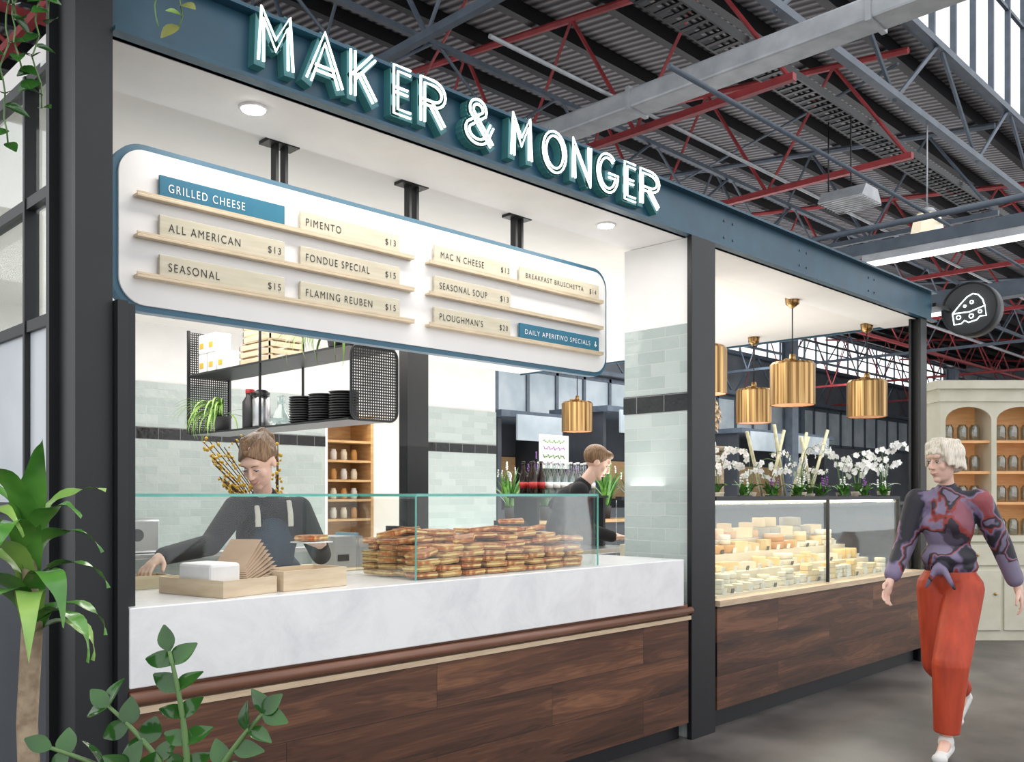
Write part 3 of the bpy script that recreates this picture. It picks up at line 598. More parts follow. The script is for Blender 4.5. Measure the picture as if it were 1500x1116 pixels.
def tray(cx,cy,z,w,d,h,rz,lab):
    Mx=Matrix.Translation((cx,cy,z))@Matrix.Rotation(rz,4,'Z'); t=.009
    b=B().box(-w/2,w/2,-d/2,d/2,0,.006).box(-w/2,w/2,-d/2,-d/2+t,.006,h).box(-w/2,w/2,d/2-t,d/2,.006,h).box(-w/2,-w/2+t,-d/2+t,d/2-t,.006,h).box(w/2-t,w/2,-d/2+t,d/2-t,.006,h)
    return b.obj('wooden_tray',M_crate,label=lab,cat='tray',M=Mx),Mx
t1,M1=tray(1.64,3.165,1.036,.25,.35,.06,.22,'shallow pine tray holding paper bags on the marble counter')
t2,M2=tray(1.965,3.13,1.036,.31,.2,.075,.12,'pine box beside the paper bags on the counter')
t3,_=tray(1.50,3.53,1.036,.2,.12,.05,.0,'small pine tray under the server\'s hand')
B().box(-.115,.02,-.10,.08,.008,.115,bev=.012).obj('napkin_pack',M_paper,M=M1,label='white block of napkins in the pine tray',cat='napkins')
for i in range(9):
    Mb=M1@Matrix.Translation((-.005+.004*i,-.07+.008*i,.03+.0045*i))@Matrix.Rotation(.10+.03*i,4,'Z')@Matrix.Rotation(-math.radians(14+i*3.0),4,'Y')
    B().loft([[(.03,-.065,-.001),(.03,.065,-.001),(.03,.065,.001),(.03,-.065,.001)],[(.11,-.065,-.004),(.11,.065,-.004),(.11,.065,.001),(.11,-.065,.001)],[(.20,-.065,-.0005),(.20,.065,-.0005),(.20,.065,.0005),(.20,-.065,.0005)]]).obj('paper_bag',M_kraft,M=Mb,label='flat brown paper bag fanned in the pine tray',cat='paper bag',group='paper bags')

# ---------------------------------------------------------------- pendant lamps
PF=[None]
def pendant(X,Y):
    if PF[0]: return dup(PF[0],(X,Y,2.08))
    e=thing('pendant_lamp',(X,Y,2.08),'cylindrical aged brass pendant lamp with vertical bands, hanging from the ceiling','pendant lamp','brass pendant lamps')
    b=B(); n=18
    def ring(rr,z,flute=.0026):
        return [(X+(rr+(flute if i%2 else 0))*math.cos(math.pi*i/n),Y+(rr+(flute if i%2 else 0))*math.sin(math.pi*i/n),z) for i in range(2*n)]
    b.loft([ring(.166,2.08),ring(.166,2.385),ring(.150,2.405,.001),ring(.03,2.412,0),ring(.03,2.407,0),ring(.146,2.398,0),ring(.160,2.38,0),ring(.160,2.08,0)])
    bmesh.ops.delete(b.bm,geom=[f for f in b.bm.faces if len(f.verts)>4],context='FACES_ONLY'); b.obj('lamp_shade',[M_brass],e)
    B().lathe((X,Y,2.083),[(.158,0),(.158,.292),(.14,.311)],n=36).obj('shade_lining',M_copper,e,fixn=False)
    B().sph((X,Y,2.24),.04).obj('bulb',M_bulb,e)
    B().tube([(X-.14,Y,2.40),(X-.1,Y,2.42),(X,Y,2.425),(X+.1,Y,2.42),(X+.14,Y,2.40)],.008).cone((X,Y,2.41),(X,Y,2.47),.03,.02).obj('carry_strap',M_brass,e)
    B().cone((X,Y,2.46),(X,Y,2.86),.005,n=8).obj('cord',M_black,e); B().lathe((X,Y,2.82),[(.01,0),(.05,.03),(.055,.078)],n=24).obj('ceiling_rose',M_brass,e)
    PF[0]=e; return e
for q in ((6.46,3.40),(7.83,4.52),(7.92,3.46),(5.33,3.47),(7.55,6.5)): pendant(*q)
e=thing('pinecone_lamp',(7.93,5.1,2.05),'pale timber petal pendant lamp shaped like a pine cone','pendant lamp')
b=B()
for k in range(7):
    z=2.36-k*.045; rr=.03+.115*math.sin(math.pi*(k+1)/8)
    for i in range(9):
        a=2*math.pi*(i+.5*(k%2))/9; d=V((math.cos(a),math.sin(a),-.75))
        b.oval(V((7.93,5.1,z))+V((math.cos(a),math.sin(a),0))*rr*.55,d,V((math.cos(a),math.sin(a),1)),.10,.085,0)
b.obj('timber_petals',M_crate,e); B().cone((7.93,5.1,2.35),(7.93,5.1,2.9),.005,n=6).obj('cord',M_black,e)

# ---------------------------------------------------------------- round sign
sy=2.81
e=thing('projecting_sign',(8.62,sy,2.80),'round charcoal drum sign with white neon cheese wedge outline','sign')
B().cone((8.53,sy,3.03),(8.68,sy,3.03),.235,n=48).obj('sign_disc',M_signf,e)
B().tube([(8.524,sy+.228*math.cos(a),3.03+.228*math.sin(a)) for a in [i*math.pi/24 for i in range(48)]],.009,closed=True).obj('rim',M_black,e)
nb=B(); tl=math.radians(8)
def C(y,z): return V((8.516,sy-(y*math.cos(tl)-z*math.sin(tl)),3.03+(y*math.sin(tl)+z*math.cos(tl))))
nb.tube([C(-.14,-.01),C(-.14,-.11),C(-.08,-.115),C(-.05,-.095),C(-.02,-.12),C(.05,-.115),C(.08,-.09),C(.13,-.10),C(.13,-.01),C(.0,-.03),C(-.14,-.01)],.0052)
nb.tube([C(-.14,-.01),C(-.06,.06),C(.0,.105),C(.05,.12),C(.09,.10),C(.12,.05),C(.13,-.01)],.0052)
for yy,zz,rr in ((-.095,-.055,.018),(.01,-.07,.018),(.085,-.05,.014),(.03,.05,.014),(-.03,.03,.010)): nb.tube([C(yy+rr*math.cos(a),zz+rr*math.sin(a)) for a in [i*math.pi/8 for i in range(16)]],.004,closed=True)
nb.obj('neon_tube',M_neon,e); B().box(8.16,8.6,2.96,2.99,3.02,3.05).box(8.59,8.62,sy+.1,2.99,3.02,3.05).obj('bracket_arm',M_black,e)

# ---------------------------------------------------------------- kitchen shelf unit
e=thing('hanging_shelf_unit',(3.5,5.8,1.87),'black perforated steel hanging shelf unit in the kitchen','shelf unit')
B().prism(rrect(.36,.465,.06,5),(3.5,4.7,2.1),(1,0,0),(0,0,1),(0,.004,0)).obj('end_panel',M_perf,e)
B().box(3.32,3.68,6.9,6.904,1.87,2.68).obj('end_panel',M_perf,e)
B().box(3.32,3.68,4.72,6.9,2.325,2.34).box(3.34,3.66,4.76,6.9,1.868,1.882).obj('shelf',M_black,e)
B().tube([(3.5+a,4.702,2.1+c) for a,c in rrect(.36,.465,.06,5)],.009,closed=True).obj('panel_rim',M_black,e)
for X in (3.325,3.675):
    B().box(X-.01,X+.01,6.89,6.91,1.87,2.69).obj('upright',M_black,e); B().box(X-.007,X+.007,5.8,5.814,1.88,2.9).obj('hanger_rod',M_black,e); B().box(X-.007,X+.007,4.75,4.764,2.34,2.9).obj('hanger_rod',M_black,e)
for i,(y,z) in enumerate(((6.75,2.342),(6.6,2.342),(6.45,2.342))):
    for k in range(2 if i<2 else 1):
        B().box(3.36,3.5,y-.06,y+.06,z+k*.152,z+.15+k*.152,bev=.01).box(3.357,3.36,y-.03,y+.03,z+.04+k*.152,z+.08+k*.152,1).obj('paper_packet',[M_paper,M_yel],label='white paper food packet stacked on the black shelf',cat='packet',group='food packets')
def crate(c,w,d,h,lab):
    x,y,z=c; b=B()
    for k in range(3):
        zz=z+.005+k*(h/3)
        b.box(x-w/2,x+w/2,y-d/2,y-d/2+.01,zz,zz+h/3-.015).box(x-w/2,x+w/2,y+d/2-.01,y+d/2,zz,zz+h/3-.015).box(x-w/2,x-w/2+.01,y-d/2,y+d/2,zz,zz+h/3-.015).box(x+w/2-.01,x+w/2,y-d/2,y+d/2,zz,zz+h/3-.015)
    b.box(x-w/2,x+w/2,y-d/2,y+d/2,z,z+.008)
    for sx in(-1,1):
        for sy_ in (-1,1): b.box(x+sx*(w/2-.02)-.012,x+sx*(w/2-.02)+.012,y+sy_*(d/2-.02)-.012,y+sy_*(d/2-.02)+.012,z,z+h)
    b.obj('wooden_crate',M_crate,label=lab,cat='crate')
crate((3.5,5.95,2.342),.28,.42,.15,'slatted pine crate on the black shelf'); crate((3.5,5.93,2.495),.27,.38,.15,'slatted pine crate stacked on another crate')
pl=B().lathe((0,0,0),[(.04,0),(.09,.006),(.1,.014),(.095,.016),(.085,.01),(.001,.008)],n=24).obj('black_plate',M_plast,origin=(0,0,0),label='round black plate in a stack on the shelf',cat='plate',group='stacked black plates')
pl.location=(3.44,4.95,1.884)
for st in range(3):
    for k in range(11):
        if st==0 and k==0: continue
        dup(pl,(3.44,4.95+st*.24,1.884+k*.0165))
e=thing('airpot',(3.42,5.95,1.884),'steel vacuum coffee airpot on the shelf','flask')
B().lathe((3.42,5.95,1.884),[(.06,0),(.065,.01),(.065,.2),(.055,.22)],n=20).obj('body',M_steel,e); B().lathe((3.42,5.95,2.105),[(.056,0),(.06,.03),(.03,.05)],n=20).box(3.33,3.38,5.94,5.96,2.11,2.13).obj('pump_lid',M_plast,e)
e=thing('airpot',(3.44,6.15,1.884),'dark flask with red band on the shelf','flask')
B().lathe((3.44,6.15,1.884),[(.05,0),(.055,.01),(.055,.2),(.03,.24),(.03,.26)],n=20).obj('body',M_plast,e); B().lathe((3.44,6.15,2.145),[(.033,0),(.033,.03)],n=16).obj('cap',M_red2,e)
B().lathe((3.42,5.68,1.884),[(.06,0),(.085,.02),(.085,.05),(.03,.13),(.025,.2),(.035,.21)],n=20).obj('glass_decanter',M_bglass,label='clear glass decanter on the black shelf',cat='decanter')
def spider(c,n,L,name,lab,m=M_leafl,pot=M_pot,w=.02):
    c=V(c); e=thing(name,c,lab,'plant'); B().lathe(c,[(.05,0),(.07,.1),(.075,.11),(.06,.1),(.001,.095)],n=18).obj('pot',pot,e)
    b=B()
    for i in range(n): b.blade(c+V((0,0,.1)),random.uniform(2.2,4.3) if i%3 else random.uniform(0,6.28),L*random.uniform(.7,1.1),w,random.uniform(.4,1.2),random.uniform(2.0,3.0),segs=9)
    b.obj('foliage',m,e,fixn=False)
spider((3.36,4.92,2.342),56,.50,'spider_plant','spider plant trailing from the black shelf')
spider((3.40,6.5,1.884),52,.46,'spider_plant','green spider plant spilling over the shelf edge')
def bench(x0,x1,y0,y1,z,lab,top=M_steel,body=M_steel):
    e=thing('work_bench',((x0+x1)/2,(y0+y1)/2,0),lab,'work bench')
    B().box(x0,x1,y0,y1,z-.04,z,bev=.004).obj('bench_top',top,e)
    for X in (x0+.04,x1-.04):
        for Y in (y0+.04,y1-.04): B().box(X-.02,X+.02,Y-.02,Y+.02,.012,z-.04).obj('leg',M_steel,e)
    B().box(x0+.02,x1-.02,y0+.02,y1-.02,.25,.27).obj('under_shelf',body,e)
bench(2.75,4.05,4.55,5.1,.95,'pine topped kitchen work bench on steel legs',top=M_crate)
bench(1.35,5.15,7.25,7.87,.92,'stainless steel bench along the tiled wall')
bench(5.0,6.4,4.8,5.4,.95,'stainless bench with till and bottles')
e=thing('label_printer',(3.35,4.85,.95),'grey countertop label printer on the bench','printer')
B().prism([(-.15,0),(.15,0),(.15,.1),(.05,.19),(-.15,.19)],(3.35,4.7,.951),(1,0,0),(0,0,1),(0,.25,0)).obj('body',M_gpl,e); B().box(3.36,3.39,4.72,4.93,1.135,1.16).obj('screen',M_screen,e); B().box(3.22,3.3,4.694,4.7,.99,1.03).obj('paper_slot',M_plast,e)
def till(x,y,z,w,lab):
    e=thing('till_terminal',(x,y,z),lab,'till')
    B().prism([(0,0),(.24,0),(.24,.03),(.06,.24),(0,.24)],(x-.12,y-.15,z+.001),(1,0,0),(0,0,1),(0,w,0)).obj('body',M_plast,e); B().prism([(.235,.04),(.24,.045),(.075,.235),(.07,.23)],(x-.12,y-.13,z+.001),(1,0,0),(0,0,1),(0,w-.04,0)).obj('screen',M_screen,e)
till(5.2,5.1,.95,.3,'black touch screen till on the bench'); till(3.85,4.8,.95,.24,'black card terminal on the bench')
e=thing('slicing_machine',(2.95,7.5,.92),'stainless appliance on the rear bench','appliance')
B().box(2.7,3.3,7.35,7.75,.921,1.2,bev=.02).obj('body',M_steel,e); B().cone((2.85,7.34,1.07),(2.85,7.32,1.07),.05,n=20).obj('dial',M_plast,e); B().cone((3.1,7.34,1.07),(3.1,7.32,1.07),.05,n=20).obj('dial',M_plast,e)
e=thing('bottle_shelf',(5.7,5.12,.95),'black raised shelf holding drink bottles','shelf')
B().box(5.3,6.25,5.02,5.32,1.37,1.39).obj('shelf_board',M_black,e); B().box(5.36,5.39,5.04,5.3,.951,1.37).obj('bracket',M_black,e); B().box(6.2,6.23,5.04,5.3,.951,1.37).obj('bracket',M_black,e)
def bottle(x,y,z,m,lm,lab):
    q=B().lathe((x,y,z),[(.028,0),(.033,.01),(.033,.15),(.014,.21),(.012,.26),(.014,.265)],n=16).obj('drink_bottle',m,label=lab,cat='bottle',group='drink bottles')
    B().lathe((x,y,z+.06),[(.0337,0),(.0337,.05)],n=16).obj('bottle_label',lm,q,fixn=False); B().cone((x,y,z+.266),(x,y,z+.28),.015,n=12).obj('cap',M_plast if m is M_cola else M_paper,q)
for i in range(9):
    for k in range(2):
        bottle(5.38+i*.092,5.1+k*.11,1.391,M_cola if i<2 else M_bglass,(M_lab if i<2 else M_paper),'dark soda bottle with red label on the shelf' if i<2 else 'clear glass drink bottle on the shelf')
e=B().box(5.88,6.27,5.5,5.505,1.63,1.93).obj('paper_sign',M_paper,label='white paper sign with green brush lettering',cat='sign')
b=B()
for j,z in enumerate((1.87,1.81,1.74,1.68)):
    b.tube([(5.93+i*.009,5.498,z+.02*math.sin(i*1.3+j)*math.cos(i*.4)) for i in range(32)],.004,n=5,mi=j%2)
b.obj('brush_lettering',[M_leaf,M_purp],e)
B().box(6.06,6.09,5.507,5.517,0.012,1.63).obj('sign_stand',M_black,label='slim black stand holding the paper sign',cat='stand')
e=thing('pantry_shelving',(5.95,8.8,0),'narrow warm timber pantry shelving beyond the doorway','shelving')
b=B().box(5.5,6.35,8.95,9.0,0,2.3).box(5.5,5.54,8.55,8.95,0,2.3).box(6.31,6.35,8.55,8.95,0,2.3)
for z in (.3,.7,1.1,1.32,1.54,1.76,1.98,2.27): b.box(5.54,6.31,8.55,8.95,z,z+.025)
b.obj('shelves',M_wood,e)
for k,z in enumerate((1.125,1.345,1.565,1.785)):
    for i in range(5):
        B().lathe((5.62+i*.14,8.7,z+.001),[(.03,0),(.038,.015),(.038,.09),(.028,.11),(.028,.125)],n=14).obj('pantry_jar',(M_ch2,M_ch3,M_paper)[(i+k)%3],label='small storage jar on the timber pantry shelf',cat='jar',group='pantry jars')
vx,vy=2.9,4.85
e=thing('blossom_vase',(vx,vy,.95),'tall vase of yellow blossom branches on the kitchen bench','vase')
B().lathe((vx,vy,.951),[(.05,0),(.07,.06),(.05,.18),(.045,.24),(.05,.25)],n=20).obj('vase',M_pot,e)
b=B()
for i in range(32):
    a=random.uniform(2.2,5.4); l=random.uniform(.22,.52); tip=V((vx-.2+math.cos(a)*l*.55,vy+math.sin(a)*l*.45,1.2+l)); p0=V((vx,vy,1.15)); mid=(p0+tip)/2+V((0,0,.03))
    b.tube([p0,mid,tip],.003,n=5,mi=0)
    for k in range(16):
        t=random.uniform(.3,1); c=p0.lerp(tip,t)+V([random.uniform(-.02,.02) for _ in range(3)]); b.sph(c,random.uniform(.006,.012),mi=1,seg=6,rings=4)
b.obj('blossom_branches',[M_bstem,M_yel],e)

# ---------------------------------------------------------------- outside plants & displays
def bush(c,r,n,m,fm,name,lab,w=.05,nf=0,poth=.2,lean=1.6):
    c=V(c); e=thing(name,c,lab,'plant','potted flowers on the bench'); B().lathe(c,[(.06,0),(.08,poth),(.085,poth+.01),(.07,poth),(.001,poth-.01)],n=18).obj('pot',M_pot,e); b=B()
    for i in range(n): b.blade(c+V((random.uniform(-.04,.04),random.uniform(-.04,.04),poth)),random.uniform(0,6.28),r*random.uniform(.7,1.3),w,random.uniform(1.0,1.5),random.uniform(.2,lean),segs=6)
    if nf:
        for i in range(nf):
            a=random.uniform(0,6.28); q=random.uniform(0,r*.45); t=c+V((math.cos(a)*q,math.sin(a)*q,poth+r*random.uniform(.8,1.4)))
            b.tube([c+V((0,0,poth)),t],.003,n=4,mi=0)
            for k in range(4): b.sph(t-V((random.uniform(-.01,.01),0,k*.03)),.014,mi=1,seg=7,rings=5)
    b.obj('flowering_foliage',[m,fm],e,fixn=False)
    return e
e=thing('plant_bench',(11,9.6,0),'long dark bench carrying potted flowers','bench')
B().box(8.4,13.9,9.3,9.9,.95,1.0).obj('bench_top',M_wood,e); B().box(8.5,13.8,9.4,9.8,0,.95).obj('base',M_dark,e)
for i in range(7): bush((8.8+i*.76,9.55,1.001),.5 if i%2 else .62,44,(M_zz,M_leaf,M_zz)[i%3],(M_purp,M_petal,M_purp)[i%3],'potted_flower',('purple','white','purple')[i%3]+' flowering plant in a dark pot on the bench',nf=12,lean=.9)
e=thing('plant_bench',(11,5.5,0),'tall dark bench carrying white orchids','bench')
B().box(8.3,13.6,5.2,5.9,1.25,1.3).obj('bench_top',M_black,e); B().box(8.4,13.5,5.3,5.8,0,1.25).obj('base',M_dark,e)
def orchid(sd):
    random.seed(sd); e=thing('potted_orchid',(0,0,0),'white orchid with arching flower sprays in a pot','orchid','white orchids on the bench')
    B().lathe((0,0,0),[(.055,0),(.075,.11),(.08,.12),(.065,.11),(.001,.1)],n=18).obj('pot',M_ch2,e)
    b=B()
    for i in range(9): b.blade((0,0,.1),i*.7,.26,.075,1.15,1.7,segs=6)
    b.obj('leaves',M_leaf,e,fixn=False)
    st=B(); fl=B()
    for k in range(5):
        az=k*1.26+random.uniform(-.4,.4); rc=random.uniform(.18,.36); hh=random.uniform(.30,.60); pts=[]
        for i in range(13):
            t=i/12; pts.append(V((math.cos(az)*(rc*t*t+.02),math.sin(az)*(rc*t*t+.02),.1+hh*math.sin(t*1.95))))
        st.tube(pts,.004,n=5)
        for i in range(5,13):
            if random.random()<.25: continue
            for sgn in (-1,1):
                if random.random()<.3: continue
                c=pts[i]+V((-math.sin(az)*sgn*.035,math.cos(az)*sgn*.035,random.uniform(-.03,.015))); nn=V((-.6+random.uniform(-.5,.5),-.8+random.uniform(-.5,.5),random.uniform(-.2,.4))).normalized(); u,w=perp(nn)
                for q in range(5):
                    a=q*2*math.pi/5+random.random()*.2; fl.oval(c,(u*math.cos(a)+w*math.sin(a)),nn,.038,.036,0,n=3)
                fl.sph(c+nn*.004,.005,mi=1,seg=6,rings=4)
    st.obj('stems',M_stem,e); fl.obj('blossoms',[M_petal,M_yel],e,fixn=False); return e
o0=orchid(5); o0.location=(8.75,5.5,1.301); o1=orchid(9); o1.location=(9.35,5.45,1.301)
for i,(x,y,rz,sc) in enumerate(((9.95,5.55,3.1,.85),(10.55,5.45,4,1.05),(11.1,5.6,5,.9),(11.7,5.45,1.7,1.0),(12.4,5.55,2.5,1.15),(13.15,5.5,3.3,1.2))):
    dup(o0 if i%2 else o1,(x,y,1.301),rz,sc=sc)
random.seed(44)
for i in range(7):
    bush((9.05+i*.62,5.34,1.301),.17,20,M_leaf,M_purp if i%2 else M_petal,'potted_cyclamen','low leafy plant with small flowers between orchids',nf=4,poth=.08,w=.06,lean=2)
for i,(x,tx) in enumerate(((10.2,-.45),(10.3,.35),(10.75,-.35),(10.85,.45),(11.0,.25),(11.35,.5),(11.5,-.4))):
    B().cone((x,5.75,1.301),(x+tx,5.72,2.15+.06*(i%3)),.022,n=8).obj('bamboo_cane',M_bamb,label='pale bamboo cane leaning among the orchids',cat='cane',group='bamboo canes')
e=thing('cable_drum',(10.0,6.6,0),'weathered timber cable drum used as a plant stand','table')
B().cone((10,6.6,1.95),(10,6.6,2.0),.45,n=32).obj('drum_end',M_bark,e); B().cone((10,6.6,0),(10,6.6,.05),.45,n=32).obj('drum_end',M_bark,e)
b=B()
for i in range(16): a=i*math.pi/8; b.cone((10+.3*math.cos(a),6.6+.3*math.sin(a),.05),(10+.3*math.cos(a),6.6+.3*math.sin(a),1.95),.06,n=6)
b.obj('drum_core',M_bark,e)

# ---------------------------------------------------------------- dresser
Md=Matrix.Translation((9.88,2.86,0))@Matrix.Rotation(math.radians(-45.2),4,'Z'); w=1.55
e=thing('dresser',(9.88,2.86,0),'tall cream painted dresser with open shelves of glassware','dresser')
B().box(-w/2,w/2,-.28,.22,0,.95,bev=.005).box(-w/2-.03,w/2+.03,-.31,.22,.95,1.0).obj('base_cabinet',M_cream,e,M=Md)
for i in range(3):
    x0=-w/2+.05+i*.49; q=B().box(x0,x0+.46,-.30,-.28,.1,.68,bev=.006).obj('door',M_cream,e,M=Md); B().sph((x0+.4,-.31,.45),.015).obj('knob',M_brass,q,M=Md)
    q=B().box(x0,x0+.46,-.30,-.28,.72,.92,bev=.006).obj('drawer',M_cream,e,M=Md); B().sph((x0+.23,-.31,.82),.015).obj('knob',M_brass,q,M=Md)
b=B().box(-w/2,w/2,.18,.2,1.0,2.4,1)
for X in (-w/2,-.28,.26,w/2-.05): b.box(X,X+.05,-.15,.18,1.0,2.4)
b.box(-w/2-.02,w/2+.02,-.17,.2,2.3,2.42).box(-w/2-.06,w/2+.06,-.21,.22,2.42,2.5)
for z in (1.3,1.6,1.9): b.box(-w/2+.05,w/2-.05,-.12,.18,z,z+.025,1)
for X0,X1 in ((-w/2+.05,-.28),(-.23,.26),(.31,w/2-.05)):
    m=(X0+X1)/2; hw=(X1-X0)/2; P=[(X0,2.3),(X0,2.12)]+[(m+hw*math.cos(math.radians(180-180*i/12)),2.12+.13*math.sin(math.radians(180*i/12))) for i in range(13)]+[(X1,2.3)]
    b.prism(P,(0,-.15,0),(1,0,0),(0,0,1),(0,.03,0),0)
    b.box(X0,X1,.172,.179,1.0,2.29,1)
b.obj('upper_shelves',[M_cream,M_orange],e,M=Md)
for z in (1.0,1.326,1.626,1.926):
    for X in (-.62,-.48,-.36,-.1,.02,.15,.42,.56):
        c=Md@V((X,.02,z+.001)); B().lathe(c,[(.045,0),(.05,.01),(.05,.13),(.035,.15),(.035,.16),(.03,.16),(.046,.125),(.045,.012),(.001,.01)],n=14).obj('glass_jar',M_bglass,label='clear glass jar on the dresser shelf',cat='jar',group='glass jars on the dresser')
e=thing('wooden_stool',(8.75,2.0,0),'small round wooden stool beside the dresser','stool')
B().cone((8.75,2.0,.72),(8.75,2.0,.75),.17,n=24).obj('seat',M_wood,e)
for a in range(4):
    c,s_=math.cos(a*1.57+.78),math.sin(a*1.57+.78); B().cone((8.75+.2*c,2+.2*s_,0),(8.75+.12*c,2+.12*s_,.72),.014,n=8).obj('leg',M_wood,e)
B().lathe((8.75,2.0,.751),[(.07,0),(.1,.05),(.1,.2),(.06,.26),(.065,.28)],n=20).obj('stoneware_jar',M_railw,label='brown stoneware jar standing on the stool',cat='jar')

# ---------------------------------------------------------------- front plants
random.seed(12)
e=thing('corn_plant',(.74,2.36,0),'tall corn plant with thick cane and long wavy glossy green leaves','plant')
B().lathe((.74,2.36,0),[(.13,0),(.17,.35),(.18,.36),(.15,.35),(.001,.33)],n=24).obj('pot',M_pot,e)
B().tube([(.74,2.36,.3),(.745,2.36,.6),(.735,2.365,.85),(.745,2.36,1.08),(.74,2.36,1.28)],[.028,.026,.024,.024,.016],n=12).obj('cane',M_bark,e); B().cone((.62,2.44,.3),(.61,2.46,1.22),.018,n=10).obj('cane',M_bark,e)
b=B()
RZ=-.79
leaves=[(RZ+.1,.24,1.35,3.3,.2,.00),(RZ-.4,.30,1.3,3.2,-.3,.02),(RZ+.6,.25,1.35,3.0,.3,.03),(RZ-1.1,.40,1.3,3.0,.2,.04),(RZ-1.5,.44,1.2,2.9,0,.05),(RZ-2.0,.42,1.3,2.8,.3,.07),(RZ-2.6,.40,1.2,2.5,-.2,.09),
 (RZ-.8,.34,1.3,3.0,.4,.10),(RZ+.2,.25,1.45,2.8,-.2,.12),(RZ-1.8,.42,1.35,2.6,-.3,.14),(RZ-1.3,.40,1.4,2.4,0,.16),(RZ-.2,.27,1.5,2.6,-.3,.18),(RZ-2.3,.38,1.35,2.3,.3,.19),(RZ-.6,.30,1.5,2.2,.2,.21),
 (RZ-1.6,.34,1.5,1.6,.1,.23),(RZ+.8,.26,1.52,1.8,.2,.24),(RZ-2.9,.32,1.4,1.6,.1,.25),(RZ-.9,.28,1.54,1.0,.1,.26),(RZ-3.4,.3,1.35,2.1,.1,.12)]
for i,(az,L,el,dr,tw,dz) in enumerate(leaves):
    b.blade((.742,2.36,1.03+dz),az,L,.064,el,dr,mi=0 if i%3 else 1,segs=18,twist=tw,fold=.16,shape=.68,wavy=.08)
for i in range(14):
    b.blade((.615,2.455,1.22+random.uniform(-.06,.06)),RZ-random.uniform(.4,3.4),random.uniform(.26,.36),.062,random.uniform(1.1,1.5),random.uniform(1.3,2.5),mi=1 if i%2 else 0,segs=16,fold=.16,shape=.7,wavy=.08)
b.obj('leaves',[M_leaf,M_leafl],e,fixn=False)
R_=V((.7046,-.7096,0)); F_=V((.7096,.7046,0))
e=thing('zz_plant',(.87,1.82,0),'glossy dark green plant with paired rounded leaves on thick curved stems','plant')
B().lathe((.87,1.82,0),[(.14,0),(.16,.4),(.18,.70),(.185,.72),(.16,.70),(.001,.68)],n=28).obj('pot',M_pot,e)
st=B(); lv=B()
for dr,df,zt,st0 in ((-.035,.0,1.075,5),(.165,-.02,.95,8),(-.17,.02,.955,8),(-.25,-.06,.89,9),(-.08,-.1,.86,10)):
    p0=V((.87,1.82,.69)); tip=V((.87,1.82,zt))+R_*dr+F_*df; pts=[]
    for i in range(15):
        t=i/14; pts.append(p0+(tip-p0)*t+ (R_*dr+F_*df)*(t*t-t)*.7+R_*.012*math.sin(t*3))
    st.tube(pts,[.010-.006*i/14 for i in range(15)],n=8)
    for i in range(st0,15,2):
        d=(pts[min(i+1,14)]-pts[i-1]).normalized(); sd=d.cross(V((-.7,-.7,.3))).normalized()
        for sg in (-1,1):
            if random.random()<.08: continue
            dd=(sd*sg+d*.7+V((random.uniform(-.3,.3),random.uniform(-.3,.3),random.uniform(-.3,.3)))).normalized()
            lv.oval(pts[i],dd,V((-.5,-.5,.7))+V([random.uniform(-.6,.6) for _ in range(3)]),random.uniform(.050,.062),random.uniform(.038,.046),0,n=8,cup=.3)
    lv.oval(pts[-1],(pts[-1]-pts[-2]),V((-.6,-.6,.4)),.055,.036,n=8)
st.obj('stems',M_stem,e); lv.obj('leaves',M_zz,e,fixn=False)
e=thing('trailing_vine_planter',(1.05,2.97,3.2),'planter box with vines trailing over the steel column','plant')
B().box(.72,1.5,2.86,3.1,3.2,3.38).obj('planter',M_pot,e)
st=B(); lv=B()
for sx,L,mi in ((.80,.75,1),(.86,.62,1),(.92,.6,1),(.83,.98,1),(.78,.5,1),(1.16,.42,0),(1.24,.50,0),(1.31,.46,0),(.89,.85,1)):
    p=V((sx,2.86,3.36)); pts=[p,p+V((0,-.03,.02)),p+V((0,-.06,-.03))]; n=int(L/.035)
    for i in range(n): pts.append(pts[-1]+V((random.uniform(-.012,.012),random.uniform(-.008,.006),-.035)))
    st.tube(pts,.0025,n=5)
    for i in range(3,len(pts),1):
        a=random.uniform(2.5,6.9); d=V((math.cos(a),math.sin(a)*.7-.2,random.uniform(-.7,.1)))
        if random.random()<.75: lv.oval(pts[i],d,V((-.4,-.7,.6)),random.uniform(.05,.075),random.uniform(.035,.05),random.choice((mi,1)) if mi else random.choice((0,2,2)))
st.obj('vine_stems',M_stem,e); lv.obj('vine_leaves',[M_leafl,M_zz,mat('russet_leaf',(.26,.24,.06),.5,c2=(.16,.2,.05))],e,fixn=False)

# ---------------------------------------------------------------- people
UP=V((0,0,1))
def basis(l,f,u): return Matrix((l,f,u)).transposed()
def remesh(b,name,m,vox,it=6,parent=None,label=None):
    me=bpy.data.meshes.new('tmp'); bmesh.ops.recalc_face_normals(b.bm,faces=b.bm.faces); b.bm.to_mesh(me); b.bm.free(); o=bpy.data.objects.new('tmp',me); COL.objects.link(o)
    md=o.modifiers.new('r','REMESH'); md.mode='VOXEL'; md.voxel_size=vox; md.use_smooth_shade=True
    ms=o.modifiers.new('s','SMOOTH'); ms.factor=.5; ms.iterations=it
    dg=bpy.context.evaluated_depsgraph_get(); dg.update(); me2=bpy.data.meshes.new_from_object(o.evaluated_get(dg)); bpy.data.objects.remove(o)
    bb=bmesh.new(); bb.from_mesh(me2)
    for f in bb.faces: f.smooth=True
    q=B(); q.bm=bb
    return q.obj(name,m,parent,label=label,fixn=False)
